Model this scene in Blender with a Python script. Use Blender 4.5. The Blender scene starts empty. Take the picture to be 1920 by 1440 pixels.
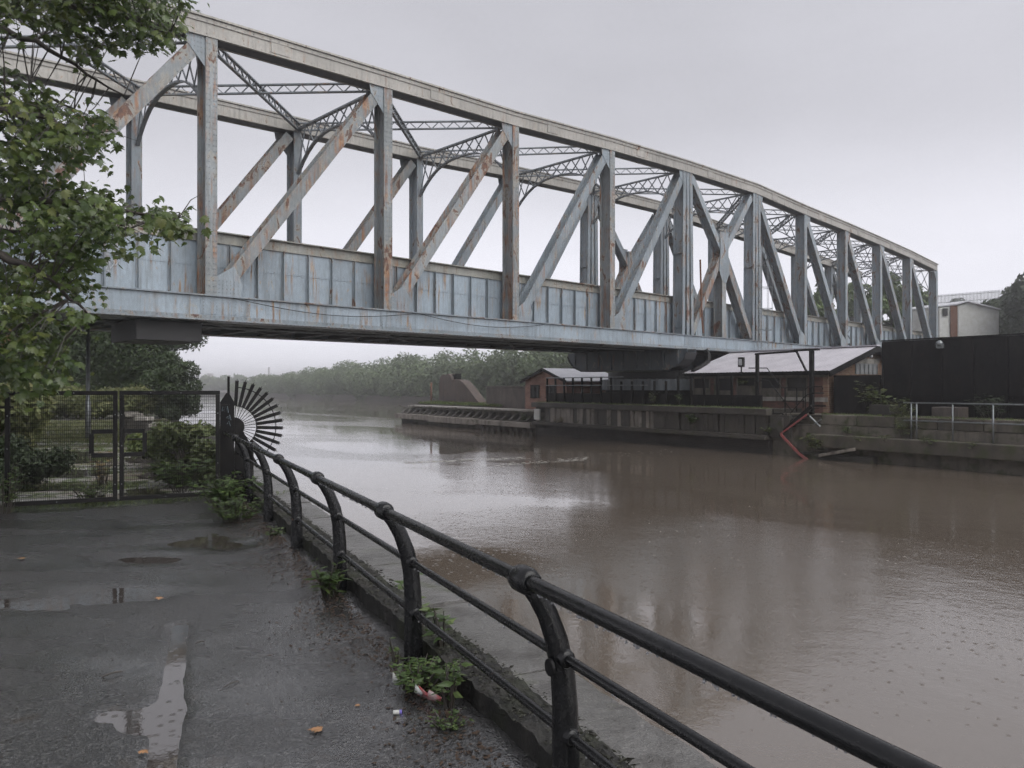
import bpy, math, random
import numpy as np
from mathutils import Vector, Matrix, noise as mnoise
R = math.radians
V = Vector
sc = bpy.context.scene
col = sc.collection

# ------------------------------------------------------------------ camera, sky, sun, exposure
EYE = 1.7
FPX = 1440.0
HZ = 725.0
cam_d = bpy.data.cameras.new("camera")
cam_d.sensor_width = 36.0
cam_d.lens = 27.0
cam_d.clip_start = 0.05
cam_d.clip_end = 6000
cam = bpy.data.objects.new("camera", cam_d)
cam.location = (0, 0, EYE)
cam.rotation_euler = (R(90.2), 0, 0)
col.objects.link(cam)
sc.camera = cam

SUN_EL, SUN_AZ = 46, 130
world = bpy.data.worlds.new("World")
sc.world = world
world.use_nodes = True
wn, wl = world.node_tree.nodes, world.node_tree.links
wn.clear()
sky = wn.new("ShaderNodeTexSky")
sky.sky_type = 'NISHITA'
sky.sun_disc = False
sky.sun_elevation = R(SUN_EL)
sky.sun_rotation = R(SUN_AZ)
sky.air_density = 1.0
sky.dust_density = 6.0
hs = wn.new("ShaderNodeHueSaturation")
hs.inputs['Saturation'].default_value = 0.10
wl.new(sky.outputs[0], hs.inputs['Color'])
tc = wn.new("ShaderNodeTexCoord")
mp = wn.new("ShaderNodeMapping")
mp.inputs['Scale'].default_value = (1.0, 1.0, 2.6)
wl.new(tc.outputs['Generated'], mp.inputs['Vector'])
cn = wn.new("ShaderNodeTexNoise")
cn.inputs['Scale'].default_value = 1.6
cn.inputs['Detail'].default_value = 5
wl.new(mp.outputs[0], cn.inputs['Vector'])
cr = wn.new("ShaderNodeMapRange")
cr.inputs['From Min'].default_value = 0.3
cr.inputs['From Max'].default_value = 0.7
cr.inputs['To Min'].default_value = 0.87
cr.inputs['To Max'].default_value = 1.09
wl.new(cn.outputs[0], cr.inputs['Value'])
mixg = wn.new("ShaderNodeMix")
mixg.data_type = 'RGBA'
mixg.inputs['Factor'].default_value = 0.8
mixg.inputs[7].default_value = (7.1, 7.1, 7.75, 1)
wl.new(hs.outputs[0], mixg.inputs[6])
mul = wn.new("ShaderNodeVectorMath")
mul.operation = 'SCALE'
wl.new(mixg.outputs[2], mul.inputs[0])
# cloud thins towards the horizon all round
sepw = wn.new("ShaderNodeSeparateXYZ")
wl.new(tc.outputs['Generated'], sepw.inputs[0])
hr = wn.new("ShaderNodeMapRange")
hr.interpolation_type = 'SMOOTHSTEP'
hr.inputs['From Min'].default_value = 0.0
hr.inputs['From Max'].default_value = 0.36
hr.inputs['To Min'].default_value = 1.75
hr.inputs['To Max'].default_value = 0.94
wl.new(sepw.outputs[2], hr.inputs['Value'])
hm = wn.new("ShaderNodeMath")
hm.operation = 'MULTIPLY'
wl.new(hr.outputs[0], hm.inputs[0])
wl.new(cr.outputs[0], hm.inputs[1])
wl.new(hm.outputs[0], mul.inputs['Scale'])
bg = wn.new("ShaderNodeBackground")
bg.inputs['Strength'].default_value = 0.0545
wl.new(mul.outputs[0], bg.inputs['Color'])
wo = wn.new("ShaderNodeOutputWorld")
wl.new(bg.outputs[0], wo.inputs['Surface'])

sun_d = bpy.data.lights.new("sun", 'SUN')
sun_d.energy = 1.5
sun_d.angle = R(70)
sun_d.color = (1.0, 0.985, 0.96)
sun = bpy.data.objects.new("sun", sun_d)
# the brightest part of the cloud is behind the camera, a little to the right
sx, sy, sz = (math.sin(R(SUN_AZ)) * math.cos(R(SUN_EL)), math.cos(R(SUN_AZ)) * math.cos(R(SUN_EL)), math.sin(R(SUN_EL)))
sun.rotation_euler = V((sx, sy, sz)).to_track_quat('Z', 'Y').to_euler()
sun.location = (0, -10, 40)
col.objects.link(sun)

vs = sc.view_settings
vs.view_transform = 'Standard'
vs.look = 'None'
vs.gamma = 1
vs.exposure = 0.88
vs.use_curve_mapping = False
sc.cycles.use_denoising = True
sc.cycles.denoising_prefilter = 'FAST'
world.cycles.sampling_method = 'MANUAL'
world.cycles.sample_map_resolution = 256
sc.cycles.max_bounces = 4
sc.cycles.diffuse_bounces = 2
sc.cycles.glossy_bounces = 3
sc.cycles.transparent_max_bounces = 8
sc.cycles.volume_bounces = 2
sc.cycles.adaptive_threshold = 0.035
sc.cycles.caustics_reflective = False
sc.cycles.caustics_refractive = False
sc.cycles.sample_clamp_indirect = 4

# ------------------------------------------------------------------ materials
class NT:
    def __init__(s, name):
        s.m = bpy.data.materials.new(name)
        s.m.use_nodes = True
        s.n, s.l = s.m.node_tree.nodes, s.m.node_tree.links
        s.b = s.n["Principled BSDF"]
        s.out = s.n["Material Output"]
        g = s.n.new("ShaderNodeNewGeometry")
        s.pos = g.outputs['Position']
    def val(s, x, inp):
        if hasattr(x, 'is_linked') or hasattr(x, 'node'):
            s.l.new(x, inp)
        else:
            if isinstance(x, tuple) and len(x) == 3 and inp.type == 'RGBA':
                x = (*x, 1)
            inp.default_value = x
    def mapping(s, scale, src=None, rot=(0, 0, 0)):
        m = s.n.new("ShaderNodeMapping")
        m.inputs['Scale'].default_value = scale
        m.inputs['Rotation'].default_value = rot
        s.l.new(src or s.pos, m.inputs['Vector'])
        return m.outputs[0]
    def noise(s, scale, detail=4, vec=None, rough=0.55, dist=0.0):
        t = s.n.new("ShaderNodeTexNoise")
        t.inputs['Scale'].default_value = scale
        t.inputs['Detail'].default_value = detail
        t.inputs['Roughness'].default_value = rough
        t.inputs['Distortion'].default_value = dist
        s.l.new(vec or s.pos, t.inputs['Vector'])
        return t.outputs[0]
    def voronoi(s, scale, vec=None, feature='F1', out='Distance'):
        t = s.n.new("ShaderNodeTexVoronoi")
        t.feature = feature
        t.inputs['Scale'].default_value = scale
        s.l.new(vec or s.pos, t.inputs['Vector'])
        return t.outputs[out]
    def ramp(s, x, a, b, lo=0.0, hi=1.0):
        t = s.n.new("ShaderNodeMapRange")
        t.inputs['From Min'].default_value = a
        t.inputs['From Max'].default_value = b
        t.inputs['To Min'].default_value = lo
        t.inputs['To Max'].default_value = hi
        s.l.new(x, t.inputs['Value'])
        return t.outputs[0]
    def math(s, op, a, b=0.0):
        t = s.n.new("ShaderNodeMath")
        t.operation = op
        s.val(a, t.inputs[0])
        s.val(b, t.inputs[1])
        return t.outputs[0]
    def mix(s, f, a, b, mode='MIX'):
        t = s.n.new("ShaderNodeMix")
        t.data_type = 'RGBA'
        t.blend_type = mode
        s.val(f, t.inputs[0])
        s.val(a, t.inputs[6])
        s.val(b, t.inputs[7])
        return t.outputs[2]
    def attr(s, name):
        t = s.n.new("ShaderNodeAttribute")
        t.attribute_name = name
        return t.outputs['Fac']
    def bump(s, h, strength=0.3, dist=0.02):
        t = s.n.new("ShaderNodeBump")
        t.inputs['Strength'].default_value = strength
        t.inputs['Distance'].default_value = dist
        s.l.new(h, t.inputs['Height'])
        s.l.new(t.outputs[0], s.b.inputs['Normal'])
        return t.outputs[0]
    def set(s, color=None, rough=None, metal=None, spec=None):
        if color is not None: s.val(color, s.b.inputs['Base Color'])
        if rough is not None: s.val(rough, s.b.inputs['Roughness'])
        if metal is not None: s.val(metal, s.b.inputs['Metallic'])
        if spec is not None: s.val(spec, s.b.inputs['Specular IOR Level'])
        return s.m

def simple(name, c1, c2, rough=0.6, scale=3.0, bump=0.2, bscale=40, dist=0.01, metal=0.0):
    t = NT(name)
    n1 = t.ramp(t.noise(scale, 6), 0.35, 0.68)
    c = t.mix(n1, c1, c2)
    f = t.ramp(t.noise(bscale, 4), 0.3, 0.75, 0.82, 1.12)
    c = t.mix(1.0, c, t.mix(1.0, (0, 0, 0), f, 'ADD'), 'MULTIPLY')
    if bump: t.bump(t.noise(bscale, 5), bump, dist)
    return t.set(c, rough, metal)

def painted(name, base, grime, peel=(0.60, 0.635), streak=(0.60, 0.74), rust=(0.30, 0.125, 0.045), primer=(0.085, 0.042, 0.034), rough=0.45):
    t = NT(name)
    big = t.ramp(t.noise(0.55, 5), 0.35, 0.7)
    c = t.mix(big, base, grime)
    fine = t.ramp(t.noise(14, 6, t.mapping((1, 1, 0.35))), 0.35, 0.75, 0.86, 1.10)
    c = t.mix(1.0, c, t.mix(1.0, (0, 0, 0), fine, 'ADD'), 'MULTIPLY')
    oi = t.n.new("ShaderNodeObjectInfo")
    c = t.mix(1.0, c, t.mix(1.0, (0, 0, 0), t.ramp(oi.outputs['Random'], 0, 1, 0.88, 1.08), 'ADD'), 'MULTIPLY')
    # old rain stains running down the plates
    st = t.noise(2.6, 5, t.mapping((2.6, 2.6, 0.22)))
    wide = t.ramp(t.noise(0.8, 3), 0.42, 0.6)
    sm = t.math('MULTIPLY', t.ramp(st, *streak), wide)
    c = t.mix(t.math('MULTIPLY', sm, 0.9), c, t.mix(t.ramp(t.noise(4, 3), 0.4, 0.6), rust, (rust[0] * 0.55, rust[1] * 0.5, rust[2] * 0.55)))
    # flaked paint with dark red oxide below
    pn = t.noise(2.3, 9, t.mapping((1, 1, 0.5)), 0.68, 0.9)
    pb = t.noise(0.5, 3)
    pn = t.math('ADD', pn, t.math('MULTIPLY', t.math('SUBTRACT', pb, 0.5), 0.35))
    pm = t.ramp(pn, *peel)
    edge = t.ramp(pn, peel[0] - 0.06, peel[0])
    c = t.mix(t.math('MULTIPLY', edge, 0.4), c, (0.36, 0.31, 0.23))
    pc = t.mix(t.ramp(t.noise(7, 5), 0.4, 0.65), primer, rust)
    c = t.mix(t.math('MULTIPLY', pm, 0.92), c, t.mix(0.7, pc, primer))
    # soot and green-black grime washed down in narrow runs
    gr_ = t.ramp(t.noise(5.5, 5, t.mapping((1.5, 1.5, 0.10))), 0.52, 0.72)
    c = t.mix(t.math('MULTIPLY', gr_, 0.45), c, (0.07, 0.07, 0.062))
    # little spots of rust
    sp = t.ramp(t.noise(11, 6, t.mapping((1, 1, 0.5))), 0.655, 0.72)
    c = t.mix(t.math('MULTIPLY', sp, 0.8), c, rust)
    h = t.math('SUBTRACT', t.noise(30, 4), t.math('MULTIPLY', pm, 0.8))
    t.bump(h, 0.35, 0.008)
    r = t.math('ADD', t.math('MULTIPLY', t.math('ADD', pm, sm), 0.3), rough)
    return t.set(c, r)

M = {}
M['blue'] = painted('blue_grey_paint', (0.245, 0.285, 0.32), (0.175, 0.205, 0.228), peel=(0.595, 0.63), streak=(0.56, 0.70))
M['blue_clean'] = painted('trough_plate_paint', (0.28, 0.335, 0.385), (0.21, 0.252, 0.29), peel=(0.69, 0.71), streak=(0.55, 0.655), rust=(0.34, 0.20, 0.09))
M['blue_worn'] = painted('worn_post_paint', (0.235, 0.258, 0.272), (0.165, 0.18, 0.185), peel=(0.565, 0.60), streak=(0.47, 0.62))
M['cream'] = painted('faded_cream_paint', (0.35, 0.335, 0.31), (0.25, 0.24, 0.22), peel=(0.645, 0.665), streak=(0.59, 0.76), rust=(0.34, 0.17, 0.075))
M['trough_edge'] = painted('trough_edge_paint', (0.30, 0.30, 0.275), (0.21, 0.21, 0.185), peel=(0.60, 0.63), streak=(0.56, 0.70))
M['grey_steel'] = painted('bracing_paint', (0.19, 0.215, 0.24), (0.13, 0.145, 0.16), peel=(0.64, 0.66))
M['girder_shade_paint'] = painted('shade_toned_girder_paint', (0.10, 0.12, 0.14), (0.045, 0.052, 0.06), peel=(0.62, 0.65))  # pivot girder paint, darkened to put the shade below the bridge into its colour
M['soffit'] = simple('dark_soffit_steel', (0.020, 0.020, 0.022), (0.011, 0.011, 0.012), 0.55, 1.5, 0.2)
M['rivet'] = painted('rivet_paint', (0.21, 0.25, 0.285), (0.15, 0.175, 0.195), peel=(0.55, 0.60))
t = NT('black_gloss_paint')
n_ = t.noise(26, 6, None, 0.6)
chip = t.ramp(t.noise(9, 8, None, 0.7), 0.66, 0.70)
c = t.mix(t.ramp(n_, 0.35, 0.7), (0.006, 0.0065, 0.0075), (0.012, 0.012, 0.0125))
c = t.mix(t.math('MULTIPLY', chip, 0.9), c, (0.075, 0.04, 0.024))
hgt = t.math('ADD', t.math('MULTIPLY', t.noise(45, 4), 0.5), t.math('SUBTRACT', t.noise(120, 3), chip))
t.bump(hgt, 0.16, 0.003)
M['black'] = t.set(c, t.ramp(t.noise(14, 4), 0.35, 0.7, 0.14, 0.34), None, 0.35)
M['black_mat'] = simple('black_iron', (0.008, 0.008, 0.009), (0.016, 0.015, 0.0145), 0.5, 5, 0.3, 40, 0.006)
M['black_mat'].node_tree.nodes['Principled BSDF'].inputs['Specular IOR Level'].default_value = 0.18
M['galv'] = simple('galvanised_steel', (0.30, 0.32, 0.33), (0.20, 0.215, 0.22), 0.4, 6, 0.1, 60, 0.004, 0.6)
M['tin'] = simple('tin_roof', (0.50, 0.48, 0.515), (0.39, 0.375, 0.405), 0.32, 1.2, 0.1, 20)
M['tin_pale'] = simple('pale_tin_roof', (0.62, 0.62, 0.65), (0.50, 0.50, 0.54), 0.35, 1.2, 0.1, 20)
M['white'] = simple('white_board', (0.62, 0.63, 0.61), (0.50, 0.50, 0.46), 0.6, 2, 0.1, 30)
M['white_paint'] = simple('chalk_white', (0.55, 0.58, 0.6), (0.42, 0.45, 0.48), 0.7, 6, 0.0)
M['pale_blue_paint'] = simple('pale_blue_scrawl', (0.22, 0.28, 0.32), (0.14, 0.18, 0.21), 0.7, 9, 0.0)
M['red'] = simple('red_paint', (0.33, 0.055, 0.06), (0.27, 0.12, 0.11), 0.4, 8, 0.1, 40)
M['red_soft'] = simple('red_white_tape', (0.55, 0.045, 0.05), (0.62, 0.56, 0.55), 0.35, 16, 0.0)
M['purple'] = simple('purple_plastic', (0.16, 0.12, 0.5), (0.3, 0.28, 0.6), 0.3, 30, 0.0)
M['rust_post'] = simple('rusty_post', (0.17, 0.075, 0.042), (0.10, 0.05, 0.034), 0.8, 6, 0.3)
M['grey_wall'] = simple('grey_metal_gate_board', (0.30, 0.31, 0.32), (0.22, 0.23, 0.24), 0.5, 3, 0.1)
M['bark'] = simple('bark', (0.045, 0.036, 0.028), (0.028, 0.024, 0.020), 0.7, 6, 0.6, 25, 0.02)
M['twig'] = simple('wet_twig', (0.05, 0.042, 0.034), (0.032, 0.028, 0.024), 0.45, 20, 0.1)
M['dirt'] = simple('wet_soil', (0.045, 0.036, 0.026), (0.028, 0.023, 0.018), 0.6, 4, 0.8, 22, 0.05)
M['lamp_glass'] = simple('lamp_lens', (0.55, 0.56, 0.58), (0.45, 0.46, 0.48), 0.2, 9, 0.0)
M['brown_leaf'] = simple('fallen_leaf', (0.36, 0.19, 0.09), (0.24, 0.13, 0.06), 0.6, 30, 0.2)
M['pale_leaf'] = simple('fallen_green_leaf', (0.20, 0.28, 0.22), (0.12, 0.20, 0.14), 0.5, 30, 0.2)

def concrete(name, c1, c2, moss=(0.05, 0.06, 0.02), mossiness=(0.52, 0.66), rough=0.6, stain=(0.05, 0.045, 0.04)):
    t = NT(name)
    c = t.mix(t.ramp(t.noise(1.3, 7), 0.35, 0.68), c1, c2)
    st = t.ramp(t.noise(2.0, 5, t.mapping((1.6, 1.6, 0.25))), 0.5, 0.68)
    c = t.mix(t.math('MULTIPLY', st, 0.75), c, stain)
    c = t.mix(t.math('MULTIPLY', t.ramp(t.noise(2.1, 8), *mossiness), 0.85), c, moss)
    f = t.ramp(t.noise(60, 4), 0.3, 0.75, 0.78, 1.15)
    c = t.mix(1.0, c, t.mix(1.0, (0, 0, 0), f, 'ADD'), 'MULTIPLY')
    h = t.math('ADD', t.noise(9, 6), t.math('MULTIPLY', t.noise(70, 3), 0.4))
    t.bump(h, 0.7, 0.03)
    return t.set(c, rough)
M['concrete'] = concrete('weathered_concrete', (0.17, 0.15, 0.125), (0.11, 0.098, 0.083))
M['concrete_dark'] = concrete('stained_concrete', (0.115, 0.10, 0.08), (0.06, 0.053, 0.043), mossiness=(0.48, 0.64))
M['concrete_pale'] = concrete('pale_concrete', (0.40, 0.38, 0.35), (0.28, 0.26, 0.23), mossiness=(0.6, 0.72))
M['stone'] = concrete('sooty_stone', (0.13, 0.108, 0.096), (0.08, 0.067, 0.061), mossiness=(0.66, 0.76))
M['stone_brown'] = concrete('brown_buttress_stone', (0.105, 0.074, 0.060), (0.07, 0.052, 0.045), mossiness=(0.66, 0.76))
M['coping'] = concrete('wet_coping_stone', (0.15, 0.145, 0.14), (0.085, 0.082, 0.075), mossiness=(0.58, 0.7), rough=0.30)
M['moss_kerb'] = concrete('mossy_black_kerb', (0.014, 0.013, 0.011), (0.008, 0.008, 0.007), moss=(0.016, 0.019, 0.007), mossiness=(0.45, 0.6), rough=0.7)
M['dark_wall'] = concrete('dark_wet_wall', (0.045, 0.041, 0.036), (0.025, 0.023, 0.021), moss=(0.045, 0.052, 0.018), mossiness=(0.60, 0.72))
M['timber'] = concrete('grey_fender_timber', (0.32, 0.285, 0.25), (0.21, 0.185, 0.16), moss=(0.045, 0.05, 0.02), mossiness=(0.58, 0.7), stain=(0.06, 0.05, 0.045))
M['timber_dark'] = concrete('dark_fender_timber', (0.085, 0.075, 0.065), (0.05, 0.045, 0.04), moss=(0.04, 0.045, 0.018), mossiness=(0.56, 0.7))
M['plate_black'] = concrete('black_steel_plate', (0.009, 0.009, 0.0105), (0.013, 0.012, 0.012), moss=(0.03, 0.016, 0.013), mossiness=(0.62, 0.78), stain=(0.022, 0.019, 0.019))
M['plate_black'].node_tree.nodes['Principled BSDF'].inputs['Specular IOR Level'].default_value = 0.2
M['pier'] = concrete('pale_gate_pier', (0.36, 0.35, 0.33), (0.25, 0.24, 0.22), mossiness=(0.66, 0.76))

def brick(name, c1, c2, mortar, axis_t, sooty=0.0):
    """courses of brick, u along the wall direction axis_t, v up"""
    t = NT(name)
    dot = t.n.new("ShaderNodeVectorMath")
    dot.operation = 'DOT_PRODUCT'
    t.l.new(t.pos, dot.inputs[0])
    dot.inputs[1].default_value = axis_t
    sep = t.n.new("ShaderNodeSeparateXYZ")
    t.l.new(t.pos, sep.inputs[0])
    com = t.n.new("ShaderNodeCombineXYZ")
    t.l.new(dot.outputs['Value'], com.inputs[0])
    t.l.new(sep.outputs[2], com.inputs[1])
    bt = t.n.new("ShaderNodeTexBrick")
    bt.inputs['Scale'].default_value = 1
    bt.inputs['Brick Width'].default_value = 0.235
    bt.inputs['Row Height'].default_value = 0.085
    bt.inputs['Mortar Size'].default_value = 0.008
    bt.inputs['Color1'].default_value = (*c1, 1)
    bt.inputs['Color2'].default_value = (*c2, 1)
    bt.inputs['Mortar'].default_value = (*mortar, 1)
    t.l.new(com.outputs[0], bt.inputs['Vector'])
    f = t.ramp(t.noise(1.4, 6), 0.3, 0.7, 0.55, 1.15)
    c = t.mix(1.0, bt.outputs[0], t.mix(1.0, (0, 0, 0), f, 'ADD'), 'MULTIPLY')
    t.bump(t.math('SUBTRACT', t.noise(30, 4), bt.outputs['Fac']), 0.5, 0.01)
    return t.set(c, 0.75)

def leafmat(name, dark, mid, light, gloss=0.35, trans=0.25, clump=1.4):
    t = NT(name)
    v = t.attr('var')
    c = t.mix(t.ramp(v, 0.0, 0.6), dark, mid)
    c = t.mix(t.ramp(v, 0.62, 1.0), c, light)
    f = t.ramp(t.noise(clump, 4), 0.3, 0.7, 0.62, 1.32)
    c = t.mix(1.0, c, t.mix(1.0, (0, 0, 0), f, 'ADD'), 'MULTIPLY')
    t.set(c, gloss)
    tr = t.n.new("ShaderNodeBsdfTranslucent")
    t.l.new(c, tr.inputs[0])
    mx = t.n.new("ShaderNodeMixShader")
    mx.inputs[0].default_value = trans
    t.l.new(t.b.outputs[0], mx.inputs[1])
    t.l.new(tr.outputs[0], mx.inputs[2])
    t.l.new(mx.outputs[0], t.out.inputs[0])
    return t.m
M['maple'] = leafmat('maple_leaf', (0.042, 0.07, 0.026), (0.10, 0.14, 0.044), (0.18, 0.20, 0.068), 0.2, 0.40)
M['keys'] = leafmat('maple_keys', (0.16, 0.10, 0.05), (0.2, 0.14, 0.06), (0.25, 0.17, 0.08), 0.5, 0.3)
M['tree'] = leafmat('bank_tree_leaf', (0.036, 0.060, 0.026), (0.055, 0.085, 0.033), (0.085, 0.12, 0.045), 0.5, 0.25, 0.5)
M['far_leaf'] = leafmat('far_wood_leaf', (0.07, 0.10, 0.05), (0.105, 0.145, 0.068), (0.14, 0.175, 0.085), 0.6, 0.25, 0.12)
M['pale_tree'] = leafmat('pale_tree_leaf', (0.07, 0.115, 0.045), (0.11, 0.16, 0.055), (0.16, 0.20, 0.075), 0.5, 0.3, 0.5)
M['dark_tree'] = leafmat('dark_tree_leaf', (0.022, 0.035, 0.017), (0.034, 0.052, 0.022), (0.05, 0.07, 0.03), 0.6, 0.2, 0.5)
M['weed'] = leafmat('weed_leaf', (0.045, 0.075, 0.026), (0.075, 0.12, 0.036), (0.13, 0.18, 0.055), 0.35, 0.3, 3)
M['shrub'] = leafmat('shrub_leaf', (0.06, 0.085, 0.03), (0.10, 0.13, 0.045), (0.17, 0.18, 0.07), 0.45, 0.3, 1.2)
M['pale_weed'] = leafmat('pale_weed_leaf', (0.12, 0.15, 0.06), (0.18, 0.20, 0.085), (0.27, 0.26, 0.12), 0.6, 0.35, 0.8)
M['grass'] = leafmat('grass_blade', (0.075, 0.115, 0.035), (0.11, 0.155, 0.045), (0.20, 0.20, 0.08), 0.5, 0.3, 0.8)
M['dry'] = leafmat('dry_grass', (0.17, 0.14, 0.07), (0.24, 0.18, 0.09), (0.30, 0.24, 0.12), 0.7, 0.3, 0.8)

# wet asphalt
t = NT('wet_asphalt')
agg = t.voronoi(80, out='Distance')
aggc = t.voronoi(80, out='Color')
c = t.mix(t.ramp(t.noise(0.9, 6), 0.35, 0.7), (0.044, 0.043, 0.044), (0.022, 0.022, 0.023))
sepc = t.n.new("ShaderNodeSeparateColor")
t.l.new(aggc, sepc.inputs[0])
c = t.mix(t.ramp(sepc.outputs[0], 0.5, 0.95, 0, 0.7), c, (0.11, 0.107, 0.105))
c = t.mix(t.ramp(sepc.outputs[1], 0.5, 0.9, 0, 0.85), c, (0.014, 0.014, 0.014))
c = t.mix(t.math('MULTIPLY', t.ramp(t.noise(5, 7), 0.60, 0.72), 0.55), c, (0.035, 0.025, 0.016))
c = t.mix(1.0, c, t.mix(1.0, (0, 0, 0), t.ramp(t.noise(30, 5), 0.3, 0.7, 0.7, 1.25), 'ADD'), 'MULTIPLY')
damp = t.ramp(t.noise(0.75, 6, t.mapping((0.7, 1.6, 1))), 0.40, 0.60)
h = t.math('ADD', t.math('MULTIPLY', agg, 0.9), t.math('MULTIPLY', t.noise(160, 3), 0.5))
h = t.math('ADD', h, t.math('MULTIPLY', t.noise(28, 4), 0.8))
h = t.math('MULTIPLY', h, t.ramp(damp, 0, 1, 1.0, 0.40))
t.bump(h, 0.9, 0.009)
cb_ = t.n.new("ShaderNodeBump")
cb_.inputs['Strength'].default_value = 0.34
cb_.inputs['Distance'].default_value = 0.008
t.l.new(h, cb_.inputs['Height'])
t.l.new(cb_.outputs[0], t.b.inputs['Coat Normal'])
t.val(t.ramp(damp, 0, 1, 0.6, 1.0), t.b.inputs['Coat Weight'])
t.val(t.ramp(damp, 0, 1, 0.24, 0.06), t.b.inputs['Coat Roughness'])
t.b.inputs['Coat IOR'].default_value = 1.8
M['asphalt'] = t.set(c, t.ramp(damp, 0, 1, 0.34, 0.16), None, 0.6)

t = NT('puddle_water')
dr = t.voronoi(16, out='Distance')
rings = t.math('SINE', t.math('MULTIPLY', dr, 60.0))
h = t.math('MULTIPLY', rings, t.ramp(dr, 0.05, 0.32, 1, 0))
t.bump(t.math('ADD', h, t.math('MULTIPLY', t.noise(20, 3), 0.6)), 0.05, 0.01)
t.b.inputs['IOR'].default_value = 2.5
M['puddle'] = t.set((0.045, 0.038, 0.034), 0.03, None, 0.5)

# turbid canal water under rain
t = NT('canal_water')
pm_ = t.mapping((1, 1, 1), rot=(0, 0, R(33)))
calm = t.ramp(t.noise(0.10, 4, t.mapping((0.55, 1.4, 1), pm_), 0.5, 0.8), 0.46, 0.54)
w1 = t.noise(0.9, 3, t.mapping((1, 1.25, 1), pm_))
w2 = t.noise(5.5, 4, t.mapping((1, 1.2, 1), pm_))
w3 = t.noise(22, 3)
dr = t.voronoi(7, out='Distance')
rg = t.math('MULTIPLY', t.math('SINE', t.math('MULTIPLY', dr, 48.0)), t.ramp(dr, 0.03, 0.3, 1, 0))
hh = t.math('ADD', t.math('MULTIPLY', w1, 0.30), t.math('MULTIPLY', w2, 0.10))
hh = t.math('ADD', hh, t.math('MULTIPLY', w3, 0.060))
hh = t.math('ADD', hh, t.math('MULTIPLY', rg, 0.035))
bp = t.n.new("ShaderNodeBump")
bp.inputs['Distance'].default_value = 0.030
t.l.new(hh, bp.inputs['Height'])
t.l.new(t.ramp(calm, 0, 1, 0.30, 1.1), bp.inputs['Strength'])
t.l.new(bp.outputs[0], t.b.inputs['Normal'])
c = t.mix(t.ramp(t.noise(0.06, 4), 0.35, 0.65), (0.116, 0.094, 0.075), (0.098, 0.079, 0.063))
t.b.inputs['IOR'].default_value = 2.0
M['water'] = t.set(c, t.ramp(calm, 0, 1, 0.03, 0.09), None, 0.6)

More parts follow.
